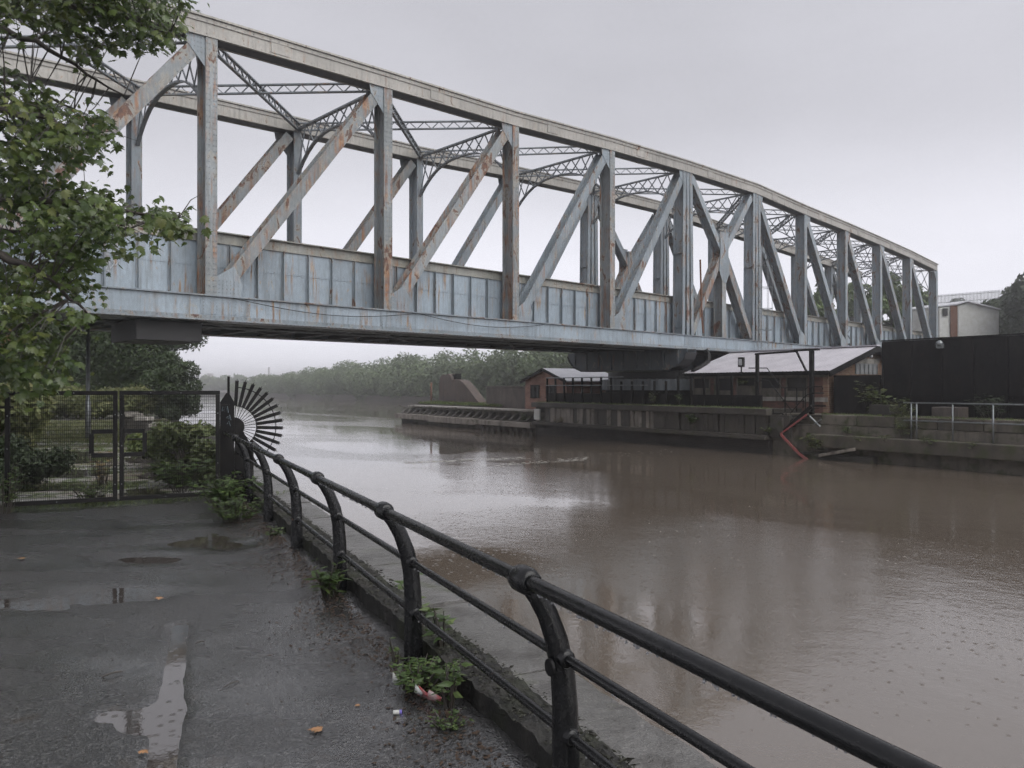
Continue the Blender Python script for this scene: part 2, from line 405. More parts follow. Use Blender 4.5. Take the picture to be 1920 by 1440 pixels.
# ------------------------------------------------------------------ mesh helpers
class MB:
    def __init__(s):
        s.v, s.f, s.var = [], [], []
    def add(s, verts, faces, var=None):
        o = len(s.v)
        s.v.extend([tuple(p) for p in verts])
        s.f.extend([tuple(i + o for i in f) for f in faces])
        if var is not None: s.var.extend([var] * len(faces))
    def obox(s, c, ax, ay, az):
        """oriented box: centre and three half vectors"""
        c, ax, ay, az = V(c), V(ax), V(ay), V(az)
        p = [c + sx * ax + sy * ay + sz * az for sz in (-1, 1) for sy in (-1, 1) for sx in (-1, 1)]
        s.add(p, [(0, 2, 3, 1), (4, 5, 7, 6), (0, 1, 5, 4), (2, 6, 7, 3), (0, 4, 6, 2), (1, 3, 7, 5)])
    def box(s, x0, x1, y0, y1, z0, z1):
        s.obox(((x0 + x1) / 2, (y0 + y1) / 2, (z0 + z1) / 2), ((x1 - x0) / 2, 0, 0), (0, (y1 - y0) / 2, 0), (0, 0, (z1 - z0) / 2))
    def beam(s, p0, p1, w, h, side):
        """bar p0->p1, w across along 'side', h along the third axis"""
        p0, p1, side = V(p0), V(p1), V(side)
        d = p1 - p0
        L = d.length
        d = d / L
        sd = (side - d * side.dot(d)).normalized()
        up = d.cross(sd)
        s.obox((p0 + p1) / 2, d * L / 2, sd * w / 2, up * h / 2)
    def ibeam(s, p0, p1, flange, depth, nrm, tf=0.035, tw=0.05):
        """flange plates face +-nrm, web between"""
        p0, p1, nrm = V(p0), V(p1), V(nrm)
        d = (p1 - p0).normalized()
        nn = (nrm - d * nrm.dot(d)).normalized()
        sd = d.cross(nn)
        for sg in (-1, 1):
            o = nn * sg * (depth / 2 - tf / 2)
            s.beam(p0 + o, p1 + o, flange, tf, sd)
        s.beam(p0, p1, tw, depth - 2 * tf, sd)
        for sg in (-1, 1):       # corner angles
            for sg2 in (-1, 1):
                o = nn * sg * (depth / 2 - tf - 0.05) + sd * sg2 * (tw / 2 + 0.011)
                s.beam(p0 + o, p1 + o, 0.02, 0.10, sd)
    def tube(s, pts, r, n=8, cap=True, flat=1.0, side=None):
        pts = [V(p) for p in pts]
        rs = r if isinstance(r, (list, tuple)) else [r] * len(pts)
        o = len(s.v)
        prev = None
        for i, p in enumerate(pts):
            a = pts[max(i - 1, 0)]
            b = pts[min(i + 1, len(pts) - 1)]
            d = (b - a).normalized()
            if side is not None: ref = V(side)
            elif prev is not None: ref = prev
            else: ref = V((0, 0, 1)) if abs(d.z) < 0.9 else V((1, 0, 0))
            x = ref - d * ref.dot(d)
            if x.length < 1e-4: x = d.orthogonal()
            x.normalize()
            prev = x
            y = d.cross(x)
            rr = rs[i]
            for k in range(n):
                an = 2 * math.pi * k / n
                s.v.append(tuple(p + x * (math.cos(an) * rr) + y * (math.sin(an) * rr * flat)))
        for i in range(len(pts) - 1):
            for k in range(n):
                a = o + i * n + k
                b = o + i * n + (k + 1) % n
                s.f.append((a, b, b + n, a + n))
        if cap:
            s.f.append(tuple(o + k for k in range(n))[::-1])
            s.f.append(tuple(o + (len(pts) - 1) * n + k for k in range(n)))
    def prism(s, poly, ext):
        """poly: list of 3D points, extruded by ext"""
        poly = [V(p) for p in poly]
        e = V(ext)
        n = len(poly)
        s.add(poly + [p + e for p in poly], [tuple(range(n))[::-1], tuple(range(n, 2 * n))] + [(i, (i + 1) % n, n + (i + 1) % n, n + i) for i in range(n)])
    def sphere(s, c, r, n=8, m=5, sc=(1, 1, 1)):
        c = V(c)
        o = len(s.v)
        s.v.append(tuple(c + V((0, 0, r * sc[2]))))
        for i in range(1, m):
            th = math.pi * i / m
            for k in range(n):
                an = 2 * math.pi * k / n
                s.v.append((c.x + r * sc[0] * math.sin(th) * math.cos(an), c.y + r * sc[1] * math.sin(th) * math.sin(an), c.z + r * sc[2] * math.cos(th)))
        s.v.append(tuple(c - V((0, 0, r * sc[2]))))
        for k in range(n): s.f.append((o, o + 1 + k, o + 1 + (k + 1) % n))
        for i in range(m - 2):
            for k in range(n):
                a = o + 1 + i * n + k
                b = o + 1 + i * n + (k + 1) % n
                s.f.append((a, a + n, b + n, b))
        e = len(s.v) - 1
        for k in range(n): s.f.append((e, e - n + (k + 1) % n, e - n + k))
    def rivet(s, p, nrm, r=0.018):
        p, nn = V(p), V(nrm)
        a = nn.orthogonal().normalized()
        b = nn.cross(a)
        s.add([p + a * r, p + b * r, p - a * r, p - b * r, p + (a + b) * r * 0.45 + nn * r * 0.8, p + (b - a) * r * 0.45 + nn * r * 0.8, p - (a + b) * r * 0.45 + nn * r * 0.8, p + (a - b) * r * 0.45 + nn * r * 0.8],
              [(0, 1, 4), (1, 5, 4), (1, 2, 5), (2, 6, 5), (2, 3, 6), (3, 7, 6), (3, 0, 7), (0, 4, 7), (4, 5, 6, 7)])
    def mesh(s, name):
        me = bpy.data.meshes.new(name)
        me.from_pydata(s.v, [], s.f)
        if s.var:
            a = me.attributes.new('var', 'FLOAT', 'FACE')
            a.data.foreach_set('value', np.array(s.var, dtype=np.float32))
        me.update()
        return me
    def build(s, name, m, parent=None, smooth=False, bevel=0.0):
        me = s.mesh(name)
        return link(name, me, m, parent, smooth, bevel)

WORLDLOC = {}
def link(name, me, m, parent=None, smooth=False, bevel=0.0, loc=None, rot=None, scale=None):
    if m is not None and not me.materials: me.materials.append(M[m] if isinstance(m, str) else m)
    if smooth: me.polygons.foreach_set('use_smooth', [True] * len(me.polygons))
    o = bpy.data.objects.new(name, me)
    col.objects.link(o)
    if loc is not None: o.location = loc
    if rot is not None: o.rotation_euler = rot
    if scale is not None: o.scale = scale
    if parent is not None:
        o.parent = parent
        o.matrix_parent_inverse = Matrix.Translation(-V(WORLDLOC.get(parent.name, (0, 0, 0))))
    if loc is not None and rot is None and scale is None: WORLDLOC[o.name] = tuple(loc)
    if bevel:
        b = o.modifiers.new("bevel", 'BEVEL')
        b.width = bevel
        b.segments = 2
        b.limit_method = 'ANGLE'
    return o
def tag(o, label=None, cat=None, group=None, kind=None):
    if label: o['label'] = label
    if cat: o['category'] = cat
    if group: o['group'] = group
    if kind: o['kind'] = kind
    return o
def thing(name, label, cat, loc, group=None):
    o = bpy.data.objects.new(name, None)
    o.empty_display_size = 0.2
    col.objects.link(o)
    o.location = loc
    WORLDLOC[o.name] = tuple(loc)
    return tag(o, label, cat, group)
def lerp(a, b, t): return V(a) * (1 - t) + V(b) * t
def fast_mesh(name, verts, faces_n, var=None):
    """verts (N,3), every face has faces_n consecutive vertices"""
    verts = np.asarray(verts, dtype=np.float32)
    nv = len(verts)
    nf = nv // faces_n
    me = bpy.data.meshes.new(name)
    me.vertices.add(nv)
    me.vertices.foreach_set('co', verts.ravel())
    me.loops.add(nv)
    me.loops.foreach_set('vertex_index', np.arange(nv, dtype=np.int32))
    me.polygons.add(nf)
    me.polygons.foreach_set('loop_start', np.arange(0, nv, faces_n, dtype=np.int32))
    if var is not None:
        a = me.attributes.new('var', 'FLOAT', 'FACE')
        a.data.foreach_set('value', np.asarray(var, dtype=np.float32))
    me.update()
    me.validate()
    return me

def S(u, v, Y):
    """a place in the world: seen at (u, v) of the survey photograph, Y metres ahead"""
    return V(((u - 960) / FPX * Y, Y, EYE + (HZ - v) / FPX * Y))

# leaf quads scattered through blobs -> one crown mesh
def crown_mesh(name, blobs, n, size, seed, droop=0.3, shell=0.62):
    g = np.random.default_rng(seed)
    bl = np.array(blobs, dtype=float)          # x y z r (rz)
    wts = bl[:, 3] ** 2
    idx = g.choice(len(bl), n, p=wts / wts.sum())
    b = bl[idx]
    d = g.normal(size=(n, 3))
    d /= np.linalg.norm(d, axis=1)[:, None]
    rad = b[:, 3] * (shell + (1.06 - shell) * g.random(n) ** 0.6)
    sq = b[:, 4] if bl.shape[1] > 4 else np.ones(n)
    # sub clumping: pull samples towards random clump centres
    c = b[:, :3] + d * rad[:, None] * np.stack([np.ones(n), np.ones(n), sq], 1)
    c += g.normal(size=(n, 3)) * 0.06 * b[:, 3:4]
    nr = d * 0.8 + g.normal(size=(n, 3)) * 0.7 + np.array([0, 0, 0.35])
    nr /= np.linalg.norm(nr, axis=1)[:, None]
    a = np.cross(nr, g.normal(size=(n, 3)))
    a /= np.linalg.norm(a, axis=1)[:, None]
    bb = np.cross(nr, a)
    s = size * (0.6 + 0.8 * g.random(n))[:, None]
    v = np.stack([c - a * s, c + bb * s * 0.42 - nr * s * droop * 0.2, c + a * s, c - bb * s * 0.42 + nr * s * droop * 0.2], 1).reshape(-1, 3)
    hgt = np.clip((d[:, 2] + 1) / 2, 0, 1)
    var = np.clip(g.random(n) * 0.75 + 0.25 * hgt, 0, 1)
    return fast_mesh(name, v, 4, var)

# ------------------------------------------------------------------ frames of reference of the place
# left quay: railing line
RK0 = V((0.205, 2.93, 0))
RDV = V((-0.784, 1.58, 0))
RL = RDV.length
RD = RDV / RL
RO = V((RD.y, -RD.x, 0))            # towards the water
def rail(k, off=0.0, z=0.0): return RK0 + RDV * k + RO * off + V((0, 0, z))
# bridge
BX0 = V((-9.295, 23.4, 0))
BD = V((4.62, 4.446, 0))
BL = BD.length
BU = BD / BL
BC = V((-BU.y, BU.x, 0))            # towards the far truss
def B(k, off=0.0, z=0.0): return BX0 + BD * k + BC * off + V((0, 0, z))
BW = 6.6
NODES = [-1, 0, 1, 2, 3, 4, 5.15, 6.15, 7.15, 8.15, 9.15, 10.15]
ZT = [12.58, 12.86, 13.06, 13.22, 13.56, 13.78, 13.89, 13.64, 13.48, 13.27, 13.02, 12.62]
def ztop(k): return float(np.interp(k, NODES, ZT))
# island in mid canal
IP0 = V((8.6, 37.6, 0))
ID = V((-0.571, 0.821, 0)).normalized()
IN = V((0.821, 0.571, 0)).normalized()
def I(t, m, z=0.0): return IP0 + ID * t + IN * m + V((0, 0, z))
def Q(u, v, m):
    """a place on the vertical plane m metres inside the island edge, by its survey sighting"""
    r = (u - 960) / FPX
    p = I(0, m)
    tt = (p.x - r * p.y) / (r * ID.y - ID.x)
    q = I(tt, m)
    return V((q.x, q.y, EYE + (HZ - v) / FPX * q.y))
WZ = -1.3

# ------------------------------------------------------------------ setting
rng = random.Random(7)
m = MB()
m.add([(-3000, -60, WZ), (3000, -60, WZ), (3000, 4000, WZ), (-3000, 4000, WZ)], [(0, 1, 2, 3)])
tag(m.build('canal_water', 'water'), kind='structure')

# the towpath ground of the left bank, cut along the quay edge
def ground_strip(name, mat_, k0, k1, o_in, o_out, z0, z1=None):
    mb = MB()
    mb.prism([rail(k0, o_in, z0), rail(k0, o_out, z0), rail(k1, o_out, z0), rail(k1, o_in, z0)], (0, 0, (z1 if z1 is not None else 0) - z0))
    return tag(mb.build(name, mat_), kind='structure')
GATE_A, GATE_B = V((-6.92, 10.48, 0)), V((-4.42, 11.62, 0))
# asphalt in front of the gate: a fine grid, hollowed where water stands
def G(u, v, z=0.0):
    Y = (EYE - z) * FPX / (v - HZ)
    return V(((u - 960) / FPX * Y, Y, z))
def seg_d(p, a, b):
    ab = b - a
    q = max(0.0, min(1.0, (p - a).dot(ab) / ab.length_squared))
    return (p - (a + ab * q)).length
TRENCH = [G(338, 1170).xy, G(328, 1260).xy, G(308, 1400).xy, G(292, 1520).xy]
FANP = [(G(300, 1330).xy, 0.14), (G(255, 1345).xy, 0.10), (G(205, 1338).xy, 0.07), (G(285, 1352).xy, 0.11)]
FARP = [(G(450, 998).xy, 0.34), (G(458, 1022).xy, 0.22), (G(375, 1016).xy, 0.34), (G(285, 1048).xy, 0.25), (G(80, 1130).xy, 0.30), (G(230, 1112).xy, 0.26)]
WL = -0.014
def path_z(p):
    x = V((p.x, p.y))
    z = 0.007 * mnoise.noise(V((p.x * 0.6, p.y * 0.6, 3.1))) + 0.009 * mnoise.noise(V((p.x * 1.6, p.y * 2.6, 7.7))) + 0.003 * mnoise.noise(V((p.x * 9, p.y * 9, 1.7)))
    ob = (p - RK0).dot(RO)
    z += 0.085 * math.exp(-(min(ob, 0) / 0.28) ** 2)
    d = min(seg_d(x, a, b) for a, b in zip(TRENCH[:-1], TRENCH[1:]))
    if d < 0.12: z -= 0.026 * min(1.0, max(0.0, (0.085 - d) / 0.04))
    for c, r_ in FANP:
        q = (x - c).length / r_
        if q < 1.5: z -= 0.020 * max(0.0, 1 - (q / 1.5) ** 2)
    for c, r_ in FARP:
        q = math.hypot((x.x - c.x) / 1.5, (x.y - c.y) / 0.8) / r_
        if q < 1.5: z -= 0.019 * max(0.0, 1 - (q / 1.5) ** 2)
    return z
mb = MB()
KS = np.concatenate([np.linspace(-6, -0.6, 40, endpoint=False), np.linspace(-0.6, 2.4, 130, endpoint=False), np.linspace(2.4, 6.0, 80)])
OS = np.concatenate([np.linspace(-14, -4.2, 50, endpoint=False), np.linspace(-4.2, 0.10, 130)])
nx, ny = len(OS) - 1, len(KS) - 1
for kq in KS:
    for oq in OS:
        p = rail(float(kq), float(oq))
        mb.v.append((p.x, p.y, path_z(p)))
for j in range(ny):
    for i in range(nx):
        a = j * (nx + 1) + i
        mb.f.append((a, a + 1, a + nx + 2, a + nx + 1))
tag(mb.build('path', 'asphalt', smooth=True), kind='structure')
mb = MB()
mb.prism([rail(-30, -900, -2.6), rail(-30, 0.3, -2.6), rail(45, 0.3, -2.6), rail(120, -9, -2.6), rail(260, -60, -2.6), rail(260, -900, -2.6)], (0, 0, 2.54))
t = NT('rough_ground')
c = t.mix(t.ramp(t.noise(0.7, 7), 0.40, 0.60), (0.34, 0.335, 0.325), (0.16, 0.135, 0.105))
c = t.mix(t.ramp(t.noise(1.5, 7), 0.50, 0.60), c, (0.075, 0.10, 0.036))
wetm = t.ramp(t.noise(0.45, 5, t.mapping((0.5, 1.6, 1))), 0.44, 0.54)
t.bump(t.math('MULTIPLY', t.noise(14, 6), t.ramp(wetm, 0, 1, 1, 0.1)), 0.6, 0.03)
M['rough_ground'] = t.set(c, t.ramp(wetm, 0, 1, 0.6, 0.10))
tag(mb.build('ground', 'rough_ground'), kind='structure')
# quay wall under the coping
quay = ground_strip('quay_wall', 'dark_wall', -8, 45, 0.305, 0.86, -2.6, -0.16)
# mossy kerb behind the railing
def bumpy_block(k0, k1, o0, o1, z0, z1, nk, no, amp, seed, ragged=0.0):
    mb = MB()
    top = []
    for i in range(nk + 1):
        k = k0 + (k1 - k0) * i / nk
        for j in range(no + 1):
            o = o0 + (o1 - o0) * j / no
            p = rail(k, o)
            nz = 0.6 * mnoise.noise(V((p.x * 5 + seed, p.y * 5, 0.3))) + 0.6 * mnoise.noise(V((p.x * 19 + seed, p.y * 19, 2.3))) + 0.4 * mnoise.noise(V((p.x * 47 + seed, p.y * 47, 4.3)))
            e = 0
            if j == no: e = ragged * (0.7 * mnoise.noise(V((p.x * 3.1, p.y * 3.1, seed))) + 0.6 * mnoise.noise(V((p.x * 11, p.y * 11, seed))))
            if j == 0: e = -ragged * 0.5 * mnoise.noise(V((p.x * 9, p.y * 9, seed + 5)))
            p = p + RO * e
            mb.v.append((p.x, p.y, z1 + amp * nz))
    n1 = (nk + 1) * (no + 1)
    for i in range(nk + 1):
        for j in range(no + 1):
            q = mb.v[i * (no + 1) + j]
            mb.v.append((q[0], q[1], z0))
    w = no + 1
    for i in range(nk):
        for j in range(no):
            a = i * w + j
            mb.f.append((a, a + 1, a + w + 1, a + w))
        for j in (0, no):
            a = i * w + j
            f = (a, a + w, a + w + n1, a + n1)
            mb.f.append(f if j == 0 else f[::-1])
    for i in (0, nk):
        for j in range(no):
            a = i * w + j
            f = (a, a + 1, a + 1 + n1, a + n1)
            mb.f.append(f if i == nk else f[::-1])
    return mb
kerb = tag(bumpy_block(-3, 16, 0.075, 0.31, -0.2, 0.19, 1100, 10, 0.026, 1.0, 0.035).build('kerb', 'moss_kerb', smooth=False), kind='structure')
cop = bpy.data.objects.new('quay_coping', None)
cop.location = rail(0, 0.6)
WORLDLOC['quay_coping'] = tuple(cop.location)
col.objects.link(cop)
tag(cop, kind='structure')
k = -2.4
i = 0
while k < 16:
    L = rng.uniform(0.75, 1.05)
    bumpy_block(k, k + L - 0.012, 0.335, 0.90 + rng.uniform(-0.03, 0.03), -0.30, rng.uniform(-0.005, 0.02), 26, 10, 0.009, i * 3.3, 0.045).build('coping_stone', 'coping', cop)
    k += L
    i += 1

# puddles: thin sheets of water lying on the asphalt
def puddle(pts, z=0.012, wob=0.05, seed=0):
    c = sum((V(p) for p in pts), V((0, 0, 0))) / len(pts)
    mb = MB()
    ring = []
    n = len(pts)
    for i in range(n):
        a, b = V(pts[i]), V(pts[(i + 1) % n])
        for q in range(8):
            p = lerp(a, b, q / 8)
            d = (p - c).normalized()
            p = p + d * wob * (mnoise.noise(V((p.x * 3, p.y * 3, seed))) + 0.6 * mnoise.noise(V((p.x * 9, p.y * 9, seed))))
            ring.append((p.x, p.y, z))
    mb.add([(c.x, c.y, z)] + ring, [(0, 1 + i, 1 + (i + 1) % len(ring)) for i in range(len(ring))])
    return tag(mb.build('puddle', 'puddle'), kind='structure')
puddle([G(300, 1160), G(380, 1160), G(375, 1300), G(350, 1560), G(240, 1560), G(255, 1400), G(130, 1365), G(130, 1315), G(290, 1290)], WL, 0.0, 1)
puddle([G(395, 970), G(500, 970), G(520, 1040), G(400, 1045)], WL, 0.0, 3)
puddle([G(-80, 1290), G(-80, 1100), G(150, 1030), G(390, 998), G(394, 1050), G(330, 1150), G(120, 1200)], WL, 0.0, 4)

# puddles on the rough ground beyond the gate
for q, (u, v, w, h) in enumerate([(130, 858, 90, 12), (290, 862, 60, 9), (120, 888, 85, 8), (300, 893, 45, 7), (270, 925, 45, 9), (120, 915, 60, 6), (350, 772, 60, 5)]):
    puddle([G(u + w * math.cos(a), v + h * math.sin(a), -0.06) for a in [x * math.pi / 4 for x in range(8)]], -0.052, 0.16, 20 + q)

# right bank and its raised canal embankment
mb = MB()
mb.prism([I(-120, 40, -2.6), I(220, 40, -2.6), I(300, 20, -2.6), I(900, -160, -2.6), I(900, 1500, -2.6), I(-120, 1500, -2.6)], (0, 0, 2.4))
tag(mb.build('right_bank', 'dirt'), kind='structure')
mb = MB()
mb.prism([I(-60, 43, -0.25), I(-60, 130, -0.25), I(22, 130, -0.25), I(22, 43, -0.25)], (0, 0, 6.2))
tag(mb.build('embankment', 'dirt'), kind='structure')
mb = MB()
mb.prism([(-900, 390, -2.6), (-150, 330, -2.6), (-120, 420, -2.6), (-700, 900, -2.6)], (0, 0, 2.6))
tag(mb.build('far_bank', 'dirt'), kind='structure')

# ------------------------------------------------------------------ swing aqueduct
PIV = B(4.575, BW / 2)
br = thing('swing_aqueduct', 'long rusty blue-grey riveted steel truss swing bridge carrying a water trough across the canal', 'bridge', (PIV.x, PIV.y, 2.5))
OUT = -BC                                  # towards the camera
ZB0, ZB1 = 3.74, 4.43                      # bottom chord
CH = 0.62
riv = MB()

def truss(off, near):
    sgn = -1 if near else 1                # outer side
    # top chord: box section with an overhanging cover plate
    ch, cov, low = MB(), MB(), MB()
    for a, b in zip(NODES[:-1], NODES[1:]):
        za, zb = ztop(a) - 0.06, ztop(b) - 0.06
        ext0 = 0.03 if a == -1 else 0.0
        ext1 = 0.03 if b == NODES[-1] else 0.0
        for so in (-0.30, 0.30):
            p = [B(a - ext0, off + so, za), B(b + ext1, off + so, zb), B(b + ext1, off + so, zb - CH + 0.06), B(a - ext0, off + so, za - CH + 0.06)]
            ch.prism(p, BC * (0.04 if so < 0 else -0.04))
        cov.beam(B(a - ext0, off, za + 0.032), B(b + ext1, off, zb + 0.032), 0.78, 0.06, BC)
        low.beam(B(a, off, za - 0.30), B(b, off, zb - 0.30), 0.5, 0.03, BC)
        for so in (-0.325, 0.325):         # bottom angles
            low.beam(B(a, off + so, za - CH + 0.075), B(b, off + so, zb - CH + 0.075), 0.05, 0.03, BC)
            low.beam(B(a, off + so * 0.985, za - 0.075), B(b, off + so * 0.985, zb - 0.075), 0.03, 0.13, BC)
        if near:                           # rivet rows along the chord
            n = int((b - a) * BL / 0.28)
            for q in range(n):
                p = a + (b - a) * (q + 0.5) / n
                riv.rivet(B(p, off - 0.342, ztop(p) - 0.15), OUT, 0.016)
                if a < 5: riv.rivet(B(p, off - 0.302, ztop(p) - CH + 0.10), OUT, 0.015)
        # splice plates
        if near:
            p = a + 0.30
            ch.beam(B(p, off - 0.312, ztop(p) - 0.36), B(p + 0.10, off - 0.312, ztop(p + 0.1) - 0.36), 0.02, 0.34, BC)
    c = ch.build('top_chord', 'cream', br)
    und = MB()
    for a, b in zip(NODES[:-1], NODES[1:]):
        und.beam(B(a, off, ztop(a) - CH + 0.03), B(b, off, ztop(b) - CH + 0.03), 0.51, 0.03, BC)
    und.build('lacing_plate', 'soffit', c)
    cov.build('cover_plate', 'cream', c)
    low.build('chord_angles', 'cream', c)
    # bottom chord: deep girder with flanges
    bc, bf = MB(), MB()
    k0, k1 = NODES[0] - 0.06, NODES[-1] + 0.06
    bc.beam(B(k0, off + sgn * 0.27, (ZB0 + ZB1) / 2), B(k1, off + sgn * 0.27, (ZB0 + ZB1) / 2), 0.03, ZB1 - ZB0, BC)
    bc.beam(B(k0, off - sgn * 0.27, (ZB0 + ZB1) / 2), B(k1, off - sgn * 0.27, (ZB0 + ZB1) / 2), 0.03, ZB1 - ZB0, BC)
    bf.beam(B(k0, off, ZB1 + 0.022), B(k1, off, ZB1 + 0.022), 0.74, 0.04, BC)
    bf.beam(B(k0, off, ZB0 - 0.022), B(k1, off, ZB0 - 0.022), 0.80, 0.04, BC)
    bf.beam(B(k0, off + sgn * 0.30, ZB0 + 0.06), B(k1, off + sgn * 0.30, ZB0 + 0.06), 0.024, 0.11, BC)
    c = bc.build('bottom_chord', 'blue_clean', br)
    bf.build('flange', 'blue', c)
    if near:
        q = k0
        while q < 7:
            p = B(q, off - 0.313, ZB0 + 0.075)
            riv.rivet(p, OUT, 0.02)
            riv.rivet(B(q, off - 0.36, ZB0 - 0.003), V((0, 0, 1)), 0.026)
            riv.rivet(B(q + 0.008, off - 0.37, ZB0 - 0.044), V((0, 0, -1)), 0.028)
            q += 0.022 if q < 3 else 0.04
        # splice patch with bolts at each node
        for k in NODES[:7]:
            sp = MB()
            sp.beam(B(k - 0.05, off - 0.292, ZB0 + 0.4), B(k + 0.20, off - 0.292, ZB0 + 0.4), 0.012, 0.50, BC)
            sp.build('splice_plate', 'blue_clean', c)
            for a in range(5):
                for b in range(8):
                    riv.rivet(B(k - 0.035 + b * 0.031, off - 0.30, ZB0 + 0.2 + a * 0.1), OUT, 0.015)
    # posts
    centre = (4, 5.15)
    for i, k in enumerate(NODES):
        z1 = ztop(k) - CH - 0.002
        z0 = ZB1 + 0.044
        p = MB()
        if k in centre:                    # broad built-up centre posts of four ribs
            for dk in (-0.42, 0.0, 0.42):
                p.ibeam(B(k, off, z0) + BU * dk, B(k, off, z1) + BU * dk * 0.72, 0.25, 0.62, BC, 0.035, 0.04)
            p.beam(B(k, off + 0.03, z0 + 0.02), B(k, off + 0.03, z1 - 0.02), 0.72, 0.05, BU)
            for zz in (z0 + 0.4, (z0 + z1) / 2, z1 - 0.5):
                p.beam(B(k, off + 0.02, zz) - BU * 0.5, B(k, off + 0.02, zz) + BU * 0.5, 0.5, 0.05, BC)
            o = p.build('vertical_post', 'blue', br)
        else:
            w = 0.36 if k not in (NODES[0], NODES[-1]) else 0.40
            p.ibeam(B(k, off, z0), B(k, off, z1), w, 0.64, BC)
            o = p.build('vertical_post', 'blue_worn' if k < 5 and near else 'blue', br)
        if near:
            cols = ((-0.14, -0.07, 0.07, 0.14) if k not in centre else (-0.50, -0.34, -0.07, 0.07, 0.34, 0.50))
            zz = z0 + 0.1
            while zz < z1 - 0.05 and k < 6:
                for cx in cols:
                    f = 1 - 0.28 * (zz - z0) / (z1 - z0) if k in centre and abs(cx) > 0.2 else 1
                    riv.rivet(B(k, off - 0.321, zz) + BU * cx * f, OUT, 0.019)
                zz += 0.17
        # head gusset
        g = MB()
        d = 1 if k >= 5 else -1            # side the diagonal leaves on
        if near or True:
            yy = off + sgn * 0.265
            pts = [B(k, yy, z1 + 0.02) - BU * d * 0.18, B(k, yy, z1 + 0.02) + BU * d * 0.78, B(k, yy, z1 - 0.30) + BU * d * 0.72, B(k, yy, z1 - 0.92) + BU * d * 0.18, B(k, yy, z1 - 0.92) - BU * d * 0.18]
            if k in (NODES[0], NODES[-1]): pts = [B(k, yy, z1 + 0.02) + BU * d * -0.2, B(k, yy, z1 + 0.02) + BU * d * -0.7, B(k, yy, z1 - 0.7) + BU * d * -0.18, B(k, yy, z1 - 0.7) + BU * d * 0.18]
            g.prism(pts, BC * sgn * 0.014)
            g.build('gusset_plate', 'blue', br)
            if near and k < 6:
                for a in range(6):
                    for b in range(4):
                        riv.rivet(B(k, yy - 0.016, z1 - 0.08 - b * 0.14) + BU * d * (0.20 + a * 0.10), OUT, 0.018) if a + b < 6 else None
    # diagonals: they rise towards the middle on both halves
    pairs = [(-1, 0), (0, 1), (1, 2), (2, 3), (3, 4)]
    allp = [(a, b) for a, b in pairs] + [(NODES[-1 - i], NODES[-2 - i]) for i in range(5)]
    for lo, hi in allp:
        s_ = 1 if hi > lo else -1
        a = B(lo, off, ZB1 + 0.30) + BU * s_ * 0.42
        b = B(hi, off, ztop(hi) - CH - 0.20) - BU * s_ * 0.34
        p = MB()
        p.ibeam(a, b, 0.40, 0.52, BC)
        p.build('diagonal', 'blue_worn' if lo < 2 else 'blue', br)
        if near and lo < 4:
            L = (b - a).length
            dd = (b - a) / L
            sd = dd.cross(BC).normalized()
            n = int(L / 0.19)
            for q in range(n):
                for cx in (-0.14, 0.14):
                    riv.rivet(a + dd * (q + 0.5) * L / n + sd * cx + OUT * 0.261, OUT, 0.018)
        # foot gusset
        g = MB()
        yy = off + sgn * 0.30
        g.prism([B(lo, yy, ZB1 + 0.046) + BU * s_ * 0.16, B(lo, yy, ZB1 + 0.046) + BU * s_ * 0.92, B(lo, yy, ZB1 + 0.46) + BU * s_ * 0.98, B(lo, yy, ZB1 + 0.98) + BU * s_ * 0.72, B(lo, yy, ZB1 + 0.62) + BU * s_ * 0.16], BC * sgn * 0.014)
        g.build('gusset_plate', 'blue', br)
        if near and lo < 4:
            for a_ in range(6):
                for b_ in range(4):
                    riv.rivet(B(lo, yy - 0.016, ZB1 + 0.14 + b_ * 0.12) + BU * s_ * (0.24 + a_ * 0.12), OUT, 0.018)
    # centre panel: X bracing with a mid post under the crossing
    ka, kb = centre
    km = (ka + kb) / 2
    zc = 9.2
    za, zb_ = ZB1 + 0.2, ztop(km) - CH - 0.2
    for s_ in (-1, 1):
        p = MB()
        p.ibeam(B(km, off, zc) - BU * s_ * 0.04, B(km + s_ * 0.5 * (kb - ka), off, zb_) - BU * s_ * 0.5, 0.36, 0.5, BC)
        p.build('cross_brace', 'blue', br)
        p = MB()
        p.ibeam(B(km, off, zc + 0.1) + BU * s_ * 0.05, B(km + s_ * 0.5 * (kb - ka), off, za) - BU * s_ * 0.55, 0.36, 0.5, BC)
        p.build('cross_brace', 'blue_worn', br)
    p = MB()
    p.ibeam(B(km, off, ZB1 + 0.05), B(km, off, zc + 1.0), 0.42, 0.56, BC)
    p.build('middle_post', 'blue_worn', br)
    g = MB()
    yy = off + sgn * 0.29
    g.prism([B(km, yy, zc + 1.25) + BU * 0.45, B(km, yy, zc + 1.25) - BU * 0.45, B(km, yy, zc) - BU * 0.42, B(km, yy, zc - 0.95) - BU * 0.55, B(km, yy, zc - 1.6) - BU * 0.21, B(km, yy, zc - 1.6) + BU * 0.21, B(km, yy, zc - 0.95) + BU * 0.55, B(km, yy, zc) + BU * 0.42], BC * sgn * 0.014)
    g.build('gusset_plate', 'blue', br)
truss(0.0, True)
truss(BW, False)

